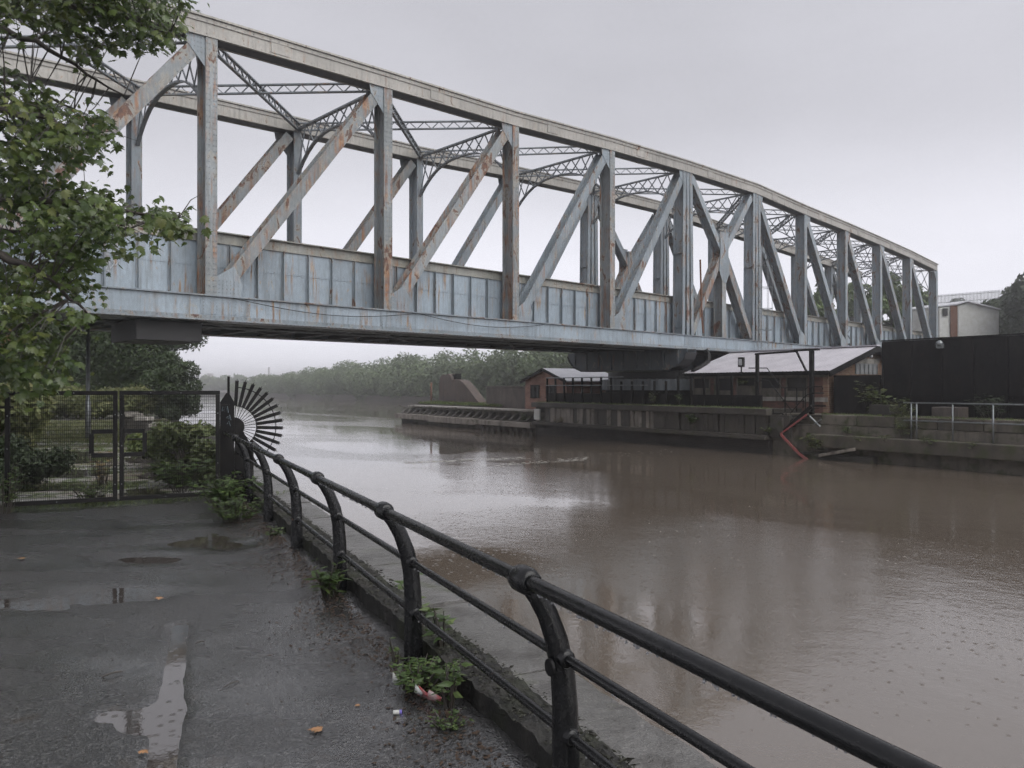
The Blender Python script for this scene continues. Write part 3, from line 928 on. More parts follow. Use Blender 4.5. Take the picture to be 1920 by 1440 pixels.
# trough: near wall of separate plates with stiffeners, plain far wall, bottom
TZ0, TZ1 = ZB1 + 0.05, 6.22
T_OFF = 0.55
NB = 7
pl_me = None
npl = int(round((NODES[-1] - NODES[0]) * NB))
pw = (NODES[-1] - NODES[0]) * BL / npl
mb = MB()
zm = (TZ0 + TZ1) / 2
mb.box(-pw / 2 + 0.004, pw / 2 - 0.004, -0.012, 0.012, TZ0 - zm, 0.10)
mb.box(-pw / 2 + 0.004, pw / 2 - 0.004, -0.024, 0.0, 0.101, TZ1 - zm)
for q in range(8):
    mb.rivet((-pw / 2 + (q + 0.5) * pw / 8, -0.024, 0.15), (0, -1, 0), 0.014)
    mb.rivet((-pw / 2 + (q + 0.5) * pw / 8, -0.012, 0.05), (0, -1, 0), 0.014)
plate_me = mb.mesh('trough_plate')
plate_me.materials.append(M['blue_clean'])
mb = MB()
mb.box(-0.055, 0.055, -0.02, 0.0, TZ0 - zm, TZ1 - zm)
mb.box(-0.012, 0.012, -0.115, -0.021, TZ0 - zm, TZ1 - zm)
z = TZ0 - zm + 0.06
while z < TZ1 - zm:
    mb.rivet((-0.036, -0.02, z), (0, -1, 0), 0.013)
    mb.rivet((0.036, -0.02, z), (0, -1, 0), 0.013)
    z += 0.11
stiff_me = mb.mesh('stiffener')
stiff_me.materials.append(M['blue'])
ang = math.atan2(BU.y, BU.x)
for i in range(npl):
    k = NODES[0] + (i + 0.5) * (NODES[-1] - NODES[0]) / npl
    p = B(k, T_OFF, zm)
    link('trough_plate', plate_me, None, br, loc=p, rot=(0, 0, ang))
    k = NODES[0] + i * (NODES[-1] - NODES[0]) / npl
    p = B(k, T_OFF - 0.026, zm)
    link('stiffener', stiff_me, None, br, loc=p, rot=(0, 0, ang))
k0, k1 = NODES[0], NODES[-1]
mb = MB()
mb.beam(B(k0, T_OFF + 0.02, TZ1 + 0.16), B(k1, T_OFF + 0.02, TZ1 + 0.16), 0.10, 0.30, BC)
mb.beam(B(k0, T_OFF + 0.02, TZ1 + 0.33), B(k1, T_OFF + 0.02, TZ1 + 0.33), 0.36, 0.035, BC)
mb.beam(B(k0, T_OFF + 0.0, TZ1 + 0.0), B(k1, T_OFF + 0.0, TZ1 + 0.0), 0.16, 0.03, BC)
mb.build('trough_top_rail', 'trough_edge', br)
mb = MB()
mb.beam(B(k0, BW - T_OFF, (TZ0 + TZ1 + 0.3) / 2), B(k1, BW - T_OFF, (TZ0 + TZ1 + 0.3) / 2), 0.04, TZ1 + 0.3 - TZ0, BC)
mb.beam(B(k0, BW - T_OFF, TZ1 + 0.34), B(k1, BW - T_OFF, TZ1 + 0.34), 0.4, 0.05, BC)
mb.build('trough_far_wall', 'blue', br)
mb = MB()
mb.beam(B(k0, BW / 2, TZ0 - 0.04), B(k1, BW / 2, TZ0 - 0.04), BW - 2 * T_OFF + 0.2, 0.05, BC)
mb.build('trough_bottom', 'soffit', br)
mb = MB()
mb.beam(B(k0 + 0.05, BW / 2, 5.8), B(k1 - 0.05, BW / 2, 5.8), BW - 2 * T_OFF - 0.1, 0.02, BC)
mb.build('trough_water', 'water', br)
# underside: cross girders, stringers and flat lateral bracing
nfl = int(round((k1 - k0) * 4))
mb = MB()
mb.ibeam(V((0, 0, 0)), V((0, BW - 0.64, 0)), 0.24, 0.56, V((0, 0, 1)), 0.03, 0.03)
fl_me = mb.mesh('floor_girder')
fl_me.materials.append(M['soffit'])
for i in range(nfl + 1):
    k = k0 + (k1 - k0) * i / nfl
    p = B(k, 0.32, 4.02)
    link('floor_girder', fl_me, None, br, loc=p, rot=(0, 0, ang))
for o in (1.4, 2.6, 4.0, 5.2):
    mb = MB()
    mb.beam(B(k0, o, 4.03), B(k1, o, 4.03), 0.06, 0.30, BC)
    mb.build('stringer', 'soffit', br)
for o, z in ((0.75, 3.72), (1.0, 3.70), (1.9, 3.66)):
    mb = MB()
    mb.tube([B(k0, o, z), B(4.0, o, z)], 0.035, 6)
    mb.build('service_pipe', 'galv', br)
for a, b in zip(NODES[:-1], NODES[1:]):
    for s_ in (0, 1):
        mb = MB()
        mb.beam(B(a, 0.35 if s_ else BW - 0.35, 3.70 - s_ * 0.02), B(b, BW - 0.35 if s_ else 0.35, 3.70 - s_ * 0.02), 0.16, 0.014, BU)
        mb.build('bottom_lateral', 'soffit', br)
mb = MB()
mb.obox(B(-0.16, 1.35, 3.36), BU * 0.95, BC * 1.15, (0, 0, 0.30))
mb.build('bearing_block', 'soffit', br, bevel=0.02)

# overhead: lattice sway frames at the posts and laced laterals between
def lattice_bar(mb, a, b, depth, n, vec=V((0, 0, 1)), side=None, t=0.05, br_=0.028):
    a, b = V(a), V(b)
    d = (b - a).normalized()
    sd = side or d.cross(vec).normalized()
    h = vec * depth / 2
    mb.beam(a + h, b + h, 0.12, t, sd)
    mb.beam(a - h, b - h, 0.12, t, sd)
    for i in range(n):
        p, q = lerp(a, b, i / n), lerp(a, b, (i + 0.5) / n)
        r_ = lerp(a, b, (i + 1) / n)
        mb.beam(p - h, q + h, 0.05, br_, sd)
        mb.beam(q + h, r_ - h, 0.05, br_, sd)
for i, k in enumerate(NODES):
    fr = MB()
    z1 = ztop(k) - CH + 0.12
    y0, y1 = 0.33, BW - 0.33
    fr.beam(B(k, y0, z1), B(k, y1, z1), 0.16, 0.07, BU)
    o = fr.build('sway_frame', 'grey_steel', br)
    arch, lat = MB(), MB()
    def arc(s):
        return z1 - 0.62 - 1.25 * abs(2 * s - 1) ** 2.6
    N = 14
    pts = [B(k, y0 + (y1 - y0) * j / N, arc(j / N)) for j in range(N + 1)]
    for j in range(N):
        arch.beam(pts[j], pts[j + 1], 0.15, 0.06, BU)
    arch.build('arch_boom', 'grey_steel', o)
    nb = 9
    for j in range(nb):
        s0, s1 = j / nb, (j + 1) / nb
        off_ = 0.022
        lat.beam(B(k, y0 + (y1 - y0) * s0, arc(s0)) + BU * off_, B(k, y0 + (y1 - y0) * s1, z1) + BU * off_, 0.035, 0.05, BU)
        lat.beam(B(k, y0 + (y1 - y0) * s0, z1) - BU * off_, B(k, y0 + (y1 - y0) * s1, arc(s1)) - BU * off_, 0.035, 0.05, BU)
    lat.build('lattice', 'grey_steel', o)
for a, b in zip(NODES[:-1], NODES[1:]):
    for s_ in (0, 1):
        mb = MB()
        za, zb_ = ztop(a) - 0.40 + s_ * 0.02, ztop(b) - 0.40 + s_ * 0.02
        p, q = (B(a, 0.33, za), B(b, BW - 0.33, zb_)) if s_ else (B(a, BW - 0.33, za), B(b, 0.33, zb_))
        lattice_bar(mb, p, q, 0.30, 14)
        mb.build('top_lateral', 'grey_steel', br)
# two deep transverse girders with curved ends that carry the trusses over the pivot
for kk in (3.92, 5.23):
    prof = [(-0.85, 3.69), (-0.85, 3.50), (-0.70, 3.15), (-0.35, 2.80), (0.25, 2.58), (BW - 0.25, 2.58), (BW + 0.35, 2.80), (BW + 0.70, 3.15), (BW + 0.85, 3.50), (BW + 0.85, 3.69)]
    mb = MB()
    for dk in (-0.42, 0.38):
        mb.prism([B(kk, o, z) + BU * dk for o, z in prof], BU * 0.04)
    o_ = mb.build('transverse_girder', 'girder_shade_paint', br)
    for q in range(9):
        oo_ = -0.3 + q * (BW + 0.6) / 8
        mb = MB()
        zlo = 2.66 if 0.2 < oo_ < BW - 0.2 else 2.92
        mb.obox(B(kk, oo_, (zlo + 3.68) / 2) - BU * 0.455, BU * 0.03, BC * 0.05, (0, 0, (3.68 - zlo) / 2))
        mb.build('girder_stiffener', 'girder_shade_paint', o_)
    mb = MB()
    for (oa, za), (ob, zb_) in zip(prof[1:-2], prof[2:-1]):
        mb.beam(B(kk, oa, za), B(kk, ob, zb_), 1.0, 0.03, BU)
    mb.build('girder_flange', 'soffit', o_)
# roller ring below the girders
mb = MB()
def ring(mb, c, r0, r1, z0, z1, n=48):
    o = len(mb.v)
    for i in range(n):
        a = 2 * math.pi * i / n
        ca, sa = math.cos(a), math.sin(a)
        for r_, z in ((r1, z0), (r1, z1), (r0, z1), (r0, z0)):
            mb.v.append((c.x + ca * r_, c.y + sa * r_, z))
    for i in range(n):
        j = (i + 1) % n
        for q in range(4):
            mb.f.append((o + i * 4 + q, o + j * 4 + q, o + j * 4 + (q + 1) % 4, o + i * 4 + (q + 1) % 4))
ring(mb, PIV, 3.0, 3.75, 2.15, 2.56)
mb.build('turning_ring', 'soffit', br, smooth=False)
mb = MB()
for i in range(44):
    a = 2 * math.pi * i / 44
    c = PIV + V((math.cos(a), math.sin(a), 0)) * 3.42
    rd = V((math.cos(a), math.sin(a), 0))
    mb.tube([c - rd * 0.22 + V((0, 0, 1.95)), c + rd * 0.22 + V((0, 0, 1.95))], 0.19, 10)
o_ = mb.build('roller_set', 'grey_steel', br)
o_['kind'] = 'stuff'
rb = riv.build('rivets', 'rivet', br)
rb['kind'] = 'stuff'

# caged ladder on the far centre post
k = 5.15
lad = MB()
c0 = B(k, -0.62, 0) - BU * 0.25
zl0, zl1 = 3.6, 9.2
for s_ in (-0.22, 0.22):
    lad.tube([c0 + BU * s_ + V((0, 0, zl0)), c0 + BU * s_ + V((0, 0, zl1))], 0.022, 6)
lo = lad.build('caged_ladder', 'galv', br)
z = zl0 + 0.15
while z < zl1:
    rg_ = MB()
    rg_.tube([c0 - BU * 0.22 + V((0, 0, z)), c0 + BU * 0.22 + V((0, 0, z))], 0.014, 5)
    rg_.build('rung', 'galv', lo)
    z += 0.28
hp = MB()
for q in range(5):
    z = zl0 + 0.2 + q * 1.25
    hp.tube([c0 + BU * (0.42 * math.cos(a)) - BC * (0.0 + 0.78 * math.sin(a)) + V((0, 0, z)) for a in [math.pi * i / 12 for i in range(13)]], 0.018, 5)
for a in (0.35, 1.0, 1.57, 2.1, 2.8):
    p = c0 + BU * (0.42 * math.cos(a)) - BC * (0.78 * math.sin(a))
    hp.tube([p + V((0, 0, zl0 + 0.2)), p + V((0, 0, zl0 + 5.2))], 0.012, 5)
hp.build('cage_hoops', 'galv', lo)
# loose cable along the bottom chord
mb = MB()
pts = []
for i in range(40):
    k = 0.1 + i * 0.055
    pts.append(B(k, -0.40, ZB1 - 0.02 - 0.30 * math.sin(math.pi * ((k - 0.1) % 1.1) / 1.1)))
mb.tube(pts, 0.012, 5)
mb.build('cable', 'black_mat', br)
# rusty downpipe on the centre post
mb = MB()
mb.tube([B(4.17, -0.36, 8.6), B(4.19, -0.36, 6.0), B(4.21, -0.38, 4.6)], 0.05, 6)
mb.build('downpipe', 'rust_post', br)
mb = MB()
mb.tube([B(4.22, -0.5, 3.72), B(4.24, -0.6, 3.45), B(4.20, -0.75, 3.1), B(4.08, -0.8, 2.75), B(3.95, -0.8, 2.55)], 0.12, 8)
mb.build('drain_pipe', 'black_mat', br, smooth=True)

# chalk scrawl left by hand on the trough plates
def scrawl(parent, frame, strokes, mat_, r=0.012, name='scrawl'):
    mb = MB()
    for st in strokes:
        mb.tube([frame(x, y) for x, y in st], r, 4)
    mb.build(name, mat_, parent)
def fr_b(k, z, sx=1.0):
    return lambda x, y: B(k, T_OFF - 0.032, z + y) + BU * x * sx
rs = random.Random(5)
def scribble(n, w, h):
    out = []
    for q in range(n):
        x0 = w * q / n
        out.append([(x0 + rs.uniform(0, w / n * 1.3), rs.uniform(0, h)) for _ in range(rs.randint(3, 5))])
    return out
scrawl(br, fr_b(-0.60, 5.62), scribble(4, 0.55, 0.32), 'white_paint')
scrawl(br, fr_b(-0.455, 5.66), scribble(5, 0.6, 0.34) + [[(0.05, -0.06), (0.35, -0.10), (0.62, -0.03)]], 'white_paint')
scrawl(br, fr_b(-0.60, 5.15), [[(0.0, 0.1), (0.3, 0.06), (0.6, 0.08)]] + scribble(2, 0.5, 0.3), 'white_paint')
scrawl(br, fr_b(-0.455, 5.0), scribble(4, 0.55, 0.4), 'white_paint')
def letters(x, y, s):
    C = [(0.8, 0.9), (0.4, 1.0), (0.05, 0.6), (0.15, 0.1), (0.6, 0.0), (0.85, 0.15)]
    K = [[(0, 0), (0, 1)], [(0.7, 1), (0, 0.5), (0.75, 0)]]
    o = [(0.1, 0.35), (0.4, 0.65), (0.75, 0.4), (0.45, 0.0), (0.1, 0.3)]
    n_ = [(0, 0), (0, 0.6), (0.1, 0.45), (0.45, 0.6), (0.6, 0.4), (0.6, 0)]
    out = [[(x + px * s, y + py * s) for px, py in C]]
    out += [[(x + 1.6 * s + px * s, y + py * s) for px, py in k_] for k_ in K]
    out += [[(x - 0.1 * s + px * s, y - 1.2 * s + py * s) for px, py in o], [(x + 0.9 * s + px * s, y - 1.2 * s + py * s) for px, py in n_], [(x + 1.8 * s + px * s, y - 1.2 * s + py * s) for px, py in n_]]
    return out
scrawl(br, fr_b(7.32, 5.2), letters(0, 0.1, 0.62), 'black_mat', 0.03)

# scum and foam drifting on the water
g = np.random.default_rng(5)
fv = []
def foam_line(u0, v0, u1, v1, n, sp, s_):
    for _ in range(n):
        f = g.random()
        u, v = u0 + (u1 - u0) * f + g.normal() * 6, v0 + (v1 - v0) * f + g.normal() * sp
        Y = (EYE - WZ) * FPX / (v - HZ)
        c = V(((u - 960) / FPX * Y, Y, WZ + 0.006))
        w_, l_ = s_ * (0.3 + g.random()) * 0.6, s_ * (0.5 + 1.5 * g.random())
        a = g.normal() * 0.5
        ax, ay = V((math.cos(a), math.sin(a), 0)), V((-math.sin(a), math.cos(a), 0))
        for q in (-1, 0.2, 1, -0.3):
            pass
        fv.extend([tuple(c - ax * l_), tuple(c - ay * w_ * 0.8 + ax * l_ * 0.2), tuple(c + ax * l_ * 0.9), tuple(c + ay * w_ + ax * l_ * 0.1)])
foam_line(760, 868, 990, 858, 150, 1.2, 0.10)
foam_line(930, 872, 1100, 860, 90, 1.5, 0.09)
foam_line(1120, 852, 1270, 846, 26, 2.0, 0.05)
foam_line(600, 790, 760, 778, 60, 1.0, 0.10)
foam_line(560, 905, 900, 930, 40, 14, 0.035)
foam_line(900, 960, 1700, 1040, 60, 30, 0.022)
tag(link('floating_foam', fast_mesh('floating_foam', fv, 4), simple('foam', (0.62, 0.61, 0.58), (0.45, 0.43, 0.40), 0.7, 20, 0.0)), 'broken streaks of pale foam drifting on the canal', 'foam', kind='stuff')

# ------------------------------------------------------------------ bank abutments
ab = thing('stone_abutment', 'sooty stone abutment carrying the left end of the aqueduct', 'abutment', B(-1.15, BW / 2))
mb = MB()
mb.obox(B(-1.45, BW / 2, 1.65), BU * 2.6, BC * 5.0, (0, 0, 1.68))
mb.build('wall', 'stone', ab)
mb = MB()
mb.obox(B(-1.45, BW / 2, 3.42), BU * 2.75, BC * 5.15, (0, 0, 0.09))
mb.build('coping', 'concrete', ab)
ab = thing('brick_abutment', 'dark abutment at the far end of the aqueduct on the right bank', 'abutment', B(10.6, BW / 2, -0.2))
mb = MB()
mb.obox(B(10.75, BW / 2, 1.7), BU * 2.8, BC * 6.5, (0, 0, 1.95))
mb.build('wall', 'stone', ab)
mb = MB()
mb.obox(B(10.75, BW / 2, 3.70), BU * 2.9, BC * 6.6, (0, 0, 0.04))
mb.build('coping', 'concrete', ab)

# ------------------------------------------------------------------ island
ISL = [(-45, 0.55), (13.2, 0.55), (13.2, 1.0), (31.0, 1.0), (33.5, 3.0), (34.5, 6.0), (33.0, 9.5), (29.0, 11.5), (-45, 12.0)]
mb = MB()
mb.prism([I(t_, m_, -2.6) for t_, m_ in ISL], (0, 0, 2.68))
tag(mb.build('island', 'concrete'), kind='structure')
mb = MB()
mb.prism([I(-4.6, 0.50, 0.085), I(13.15, 0.50, 0.085), I(13.15, 11.6, 0.085), I(-4.6, 11.6, 0.085)], (0, 0, 0.62))
tag(mb.build('island_deck', 'dark_wall'), kind='structure')
mb = MB()
mb.prism([I(-44, 0.9, 0.085), I(-4.62, 0.9, 0.085), I(-4.62, 11.6, 0.085), I(-44, 11.6, 0.085)], (0, 0, 0.42))
tag(mb.build('island_terrace', 'concrete'), kind='structure')
# low left quay: pale coping slabs, wale, brackets and piles
lq = thing('low_fender_quay', 'low weathered concrete quay with fender beam at the tip of the island', 'quay', I(22, 0.5, WZ))
for i in range(9):
    a = 13.3 + i * 1.97
    mb = MB()
    mb.prism([I(a, 0.62, 0.085), I(a + 1.95, 0.62, 0.085), I(a + 1.95, 1.9, 0.085), I(a, 1.9, 0.085)], (0, 0, 0.10))
    mb.build('coping_slab', 'concrete_pale', lq)
mb = MB()
for a, b, z0, z1, m0 in ((13.1, 19.6, -0.92, -0.60, 0.0), (19.62, 26.4, -1.0, -0.56, -0.02), (26.42, 32.2, -0.92, -0.52, 0.0)):
    mb = MB()
    mb.prism([I(a, m0, z0), I(b, m0, z0), I(b, m0 + 0.75, z0), I(a, m0 + 0.75, z0)], (0, 0, z1 - z0))
    mb.build('fender_beam', 'timber', lq, bevel=0.02)
for i in range(20):
    a = 13.8 + i * 0.93
    mb = MB()
    mb.prism([I(a, 0.22, -0.52), I(a, 0.98, -0.52), I(a, 0.98, -0.08), I(a, 0.85, -0.08)], ID * 0.22)
    mb.build('bracket', 'timber_dark', lq)
for i in range(9):
    a = 13.4 + i * 0.72
    mb = MB()
    mb.tube([I(a, 0.35, -2.2), I(a, 0.35, -0.93)], 0.13, 8)
    mb.build('pile', 'timber_dark', lq, smooth=True)
mb = MB()
mb.prism([I(31.3, 0.2, -2.2), I(33.8, 2.6, -2.2), I(33.4, 3.2, -2.2), I(31.0, 1.1, -2.2)], (0, 0, 1.7))
mb.build('end_fender', 'timber_dark', lq)
# lawn
mb = MB()
mb.prism([I(19.5, 1.95, 0.07), I(32.0, 1.95, 0.07), I(32.8, 5.5, 0.07), I(30, 10, 0.07), I(19.5, 10, 0.07)], (0, 0, 0.20))
tag(mb.build('lawn_soil', 'dirt'), kind='structure')
def grass_patch(name, label, poly_fn, n, h, seed, mat_='grass', w=0.02, z=0.0):
    g = np.random.default_rng(seed)
    P = np.array([poly_fn(a, b) for a, b in g.random((n, 2))])
    hh = h * (0.4 + 0.9 * g.random(n))
    an = g.random(n) * 2 * np.pi
    ln = g.normal(size=(n, 2)) * 0.35
    dx, dy = np.cos(an) * w, np.sin(an) * w
    v = np.zeros((n, 3, 3))
    v[:, 0] = P + np.stack([dx, dy, np.zeros(n)], 1)
    v[:, 1] = P - np.stack([dx, dy, np.zeros(n)], 1)
    v[:, 2] = P + np.stack([ln[:, 0] * hh, ln[:, 1] * hh, hh], 1)
    me = fast_mesh(name, v.reshape(-1, 3), 3, g.random(n))
    return tag(link(name, me, mat_), label, 'grass', kind='stuff')
grass_patch('island_grass', 'bright green grass round the stone buttress on the island tip', lambda a, b: tuple(I(19.6 + a * 12.2, 2.0 + b * 6, 0.26)), 14000, 0.26, 3, w=0.035)

# stone buttress: two round-topped slabs and a sloping back
def butt(name_parent, m0, thick, mat_='stone_brown'):
    prof = [(30.0, 0.1), (30.0, 1.95)]
    for i in range(9):
        a = math.pi * i / 8
        prof.append((29.2 + 0.8 * math.cos(a), 1.95 + 0.80 * math.sin(a)))
    prof[2:3] = []
    prof += [(28.4, 2.3), (27.4, 2.26), (26.9, 2.12), (26.2, 1.72), (25.2, 1.02), (24.3, 0.40), (23.9, 0.3), (23.9, 0.1)]
    mb = MB()
    mb.prism([I(t_ - 0.55, m0, z) for t_, z in prof], IN * thick)
    return mb.build('buttress_slab', mat_, name_parent, bevel=0.04)
bt = thing('stone_buttress', 'brown stone buttress with two rounded heads standing on the island grass', 'buttress', I(27, 3.4, 0.1))
butt(bt, 3.0, 0.8)
prof = [(32.0, 0.1), (32.0, 2.0)] + [(31.25 + 0.75 * math.cos(math.pi * i / 8), 2.0 + 0.75 * math.sin(math.pi * i / 8)) for i in range(1, 9)] + [(30.5, 0.1)]
mb = MB()
mb.prism([I(t_, 4.1, z) for t_, z in prof], IN * 0.7)
mb.build('round_head', 'stone_brown', bt, bevel=0.04)
mb = MB()
mb.obox(I(28.0, 3.5, 2.48), ID * 0.28, IN * 0.25, (0, 0, 0.22))
mb.obox(I(27.75, 3.5, 2.62), ID * 0.18, IN * 0.2, (0, 0, 0.14))
mb.build('iron_bracket', 'black_mat', bt)
# square stone block wall
bk = thing('stone_block_wall', 'square dark stone block wall between the buttress and the brick hut', 'wall', I(19.2, 4, 0.1))
mb = MB()
mb.prism([I(16.7, 2.6, 0.09), I(21.6, 2.2, 0.09), I(21.6, 4.5, 0.09), I(16.7, 4.9, 0.09)], (0, 0, 1.58))
mb.build('wall', 'stone', bk, bevel=0.05)
mb = MB()
mb.prism([I(16.72, 2.55, 1.675), I(21.66, 2.13, 1.675), I(21.66, 4.55, 1.675), I(16.72, 4.95, 1.675)], (0, 0, 0.07))
mb.build('coping', 'stone', bk, bevel=0.02)
# rusty marker post
mb = MB()
p = I(35.0, 4, 0)
p = I(33.0, 3.9, 0.0)
mb.tube([p, p + V((0, 0, 1.05)), p + V((0.01, 0, 2.05))], [0.09, 0.085, 0.08], 8)
tag(mb.build('rusty_post', 'rust_post', smooth=True), 'slender rusty post standing at the island tip', 'post')
# low timber edge at the back of the lawn
mb = MB()
mb.prism([I(33.2, 3.2, 0.08), I(34.0, 6.0, 0.08), I(32.6, 9.2, 0.08), I(32.4, 9.0, 0.08), I(33.7, 6.0, 0.08), I(32.9, 3.4, 0.08)], (0, 0, 0.22))
tag(mb.build('edge_beam', 'timber_dark'), 'dark timber edging beam along the island tip behind the lawn', 'beam')

# timber fender wall in the middle: planks, top beam, ledge
tf = thing('timber_fender_wall', 'grey vertical plank fender wall below the pivot of the aqueduct', 'wall', I(4, 0.2, WZ))
mb = MB()
mb.prism([I(-4.5, 0.10, 0.42), I(13.1, 0.10, 0.42), I(13.1, 0.62, 0.42), I(-4.5, 0.62, 0.42)], (0, 0, 0.30))
mb.build('top_beam', 'timber_dark', tf, bevel=0.02)
mb = MB()
mb.prism([I(-4.5, 0.0, -0.66), I(12.9, 0.0, -0.66), I(12.9, 0.54, -0.66), I(-4.5, 0.54, -0.66)], (0, 0, 0.20))
mb.build('ledge_beam', 'timber_dark', tf, bevel=0.02)
a = -4.4
while a < 11.9:
    w = rng.uniform(0.2, 0.32)
    gap = 0.012 if rng.random() < 0.75 else rng.uniform(0.05, 0.12)
    mb = MB()
    o = rng.uniform(0.26, 0.30)
    mb.prism([I(a, o, -0.458), I(a + w, o, -0.458), I(a + w, 0.38, -0.458), I(a, 0.38, -0.458)], (0, 0, 0.874))
    pale = (2.5 < a < 12) and rng.random() < 0.68
    mb.build('plank', 'timber' if pale else 'timber_dark', tf)
    a += w + gap
mb = MB()
mb.prism([I(12.3, 0.14, -0.35), I(12.85, 0.14, -0.35), I(12.85, 0.24, -0.35), I(12.3, 0.24, -0.35)], (0, 0, 0.66))
tag(mb.build('white_board', 'white'), 'white painted board on the left end of the plank fender wall', 'board')
M['brick_dark'] = brick('dark_wet_brick', (0.05, 0.042, 0.038), (0.03, 0.027, 0.026), (0.07, 0.068, 0.062), tuple(ID))
mb = MB()
mb.prism([I(-4.5, 0.30, -2.4), I(12.9, 0.30, -2.4), I(12.9, 0.54, -2.4), I(-4.5, 0.54, -2.4)], (0, 0, 1.735))
mb.build('brick_base', 'brick_dark', tf)

# right side: stepped concrete ledges
rl = thing('stepped_ledge', 'mossy stepped concrete ledge along the water at the right of the island', 'ledge', I(-12, 0.3, WZ))
mb = MB()
mb.prism([I(-44, 0.0, -0.80), I(-6.6, 0.0, -0.80), I(-6.6, 0.86, -0.80), I(-44, 0.86, -0.80)], (0, 0, 0.52))
mb.build('lower_ledge', 'concrete_dark', rl, bevel=0.03)
for i in range(12):
    a = -6.8 - i * 1.6
    mb = MB()
    z0 = 0.12
    mb.prism([I(a, 0.62, -0.27), I(a - 1.58, 0.62, -0.27), I(a - 1.58, 0.885, -0.27), I(a, 0.885, -0.27)], (0, 0, 0.36))
    mb.build('ledge_block', 'timber_dark' if i % 3 == 1 else 'concrete_dark', rl, bevel=0.015)
    mb = MB()
    mb.prism([I(a, 0.66, 0.105), I(a - 1.57, 0.66, 0.105), I(a - 1.57, 1.3, 0.105), I(a, 1.3, 0.105)], (0, 0, 0.405 + rng.uniform(0, 0.03)))
    mb.build('ledge_block', 'concrete_dark' if i % 4 else 'concrete', rl, bevel=0.02)
mb = MB()
mb.prism([I(-6.2, -0.05, -1.9), I(-9.4, 0.1, -1.9), I(-9.4, 0.5, -1.9), I(-6.2, 0.5, -1.9)], (0, 0, 0.85))
mb.build('broken_footing', 'dark_wall', rl, bevel=0.05)
mb = MB()
mb.obox(I(-8.0, -0.05, -0.95), ID * 0.75 + V((0, 0, -0.18)), IN * 0.14, V((0, 0, 0.06)))
tag(mb.build('driftwood_board', 'timber'), 'pale broken timber lodged at the waterline under the ledge', 'timber')

# dark parapet along the deck edge and its railing
pp = thing('deck_parapet', 'black parapet wall with posts and rails in front of the pivot', 'parapet', I(5, 1.5, 0.7))
mb = MB()
mb.prism([I(-3.2, 1.35, 0.7), I(13.0, 1.35, 0.7), I(13.0, 1.55, 0.7), I(-3.2, 1.55, 0.7)], (0, 0, 0.60))
mb.build('low_wall', 'plate_black', pp)
for i in range(18):
    a = 13.0 - i * 0.86
    mb = MB()
    zt = 2.28 if i < 8 else (2.0 if i < 13 else 2.25)
    mb.beam(I(a, 1.30, 0.7), I(a, 1.30, zt), 0.09, 0.09, ID)
    mb.build('post', 'black_mat', pp)
for zz, b in ((2.25, 5.9), (1.78, 4.0)):
    mb = MB()
    mb.tube([I(13.05, 1.24, zz), I(b, 1.24, zz)], 0.028, 6)
    mb.build('rail', 'galv', pp)
# pivot machinery enclosure
pv = thing('pivot_base', 'dark round pivot base with corrugated skirt under the aqueduct', 'machinery', (PIV.x, PIV.y, 0.7))
mb = MB()
ring(mb, PIV, 2.6, 3.9, 0.69, 1.74)
mb.build('masonry_ring', 'plate_black', pv)
mb = MB()
n = 120
for i in range(n):
    a = 2 * math.pi * i / n
    r_ = 4.1 + (0.04 if i % 2 else 0.0)
    mb.v += [(PIV.x + r_ * math.cos(a), PIV.y + r_ * math.sin(a), 1.5), (PIV.x + r_ * math.cos(a), PIV.y + r_ * math.sin(a), 2.12)]
for i in range(n):
    j = (i + 1) % n
    mb.f.append((2 * i, 2 * j, 2 * j + 1, 2 * i + 1))
o_ = mb.build('corrugated_skirt', 'grey_steel', pv)
sm_ = o_.modifiers.new('solid', 'SOLIDIFY')
sm_.thickness = 0.01
mb = MB()
ring(mb, PIV, 3.91, 4.25, 1.1, 1.35)
mb.build('rim', 'black_mat', pv)

# ---- buildings on the island
M['brick_n'] = brick('orange_brick', (0.33, 0.165, 0.12), (0.26, 0.125, 0.095), (0.27, 0.22, 0.19), tuple(ID))
M['brick_g'] = brick('brown_gable_brick', (0.33, 0.20, 0.13), (0.21, 0.12, 0.085), (0.30, 0.26, 0.21), tuple(IN))
M['brick_red'] = brick('dull_red_brick', (0.19, 0.088, 0.066), (0.12, 0.062, 0.05), (0.10, 0.085, 0.075), tuple(ID))
hut = thing('brick_hut', 'small orange brick hut with pale tin gable roof beside the pivot', 'hut', I(14.1, 4.5, 0.6))
t0, t1, m0, m1, zb, ze, za = 11.9, 16.35, 2.0, 6.5, 0.1, 2.12, 2.84
tm = (t0 + t1) / 2
mb = MB()
mb.prism([I(t0, m0, zb), I(t1, m0, zb), I(t1, m0, ze), I(tm, m0, za - 0.06), I(t0, m0, ze)], IN * (m1 - m0))
mb.build('wall', 'brick_n', hut)
ro = None
for a0, a1 in ((t1 + 0.25, tm), (t0 - 0.25, tm)):
    mb = MB()
    zl = ze - 0.11
    mb.prism([I(a0, m0 - 0.22, zl), I(a1, m0 - 0.22, za), I(a1, m0 - 0.22, za + 0.07), I(a0, m0 - 0.22, zl + 0.07)], IN * (m1 - m0 + 0.4))
    ro = mb.build('roof', 'tin_pale', hut)
    mb = MB()
    mb.beam(I(a0, m0 - 0.25, zl - 0.01), I(a1, m0 - 0.25, za - 0.01), 0.05, 0.17, IN)
    mb.build('bargeboard', 'black_mat', hut)
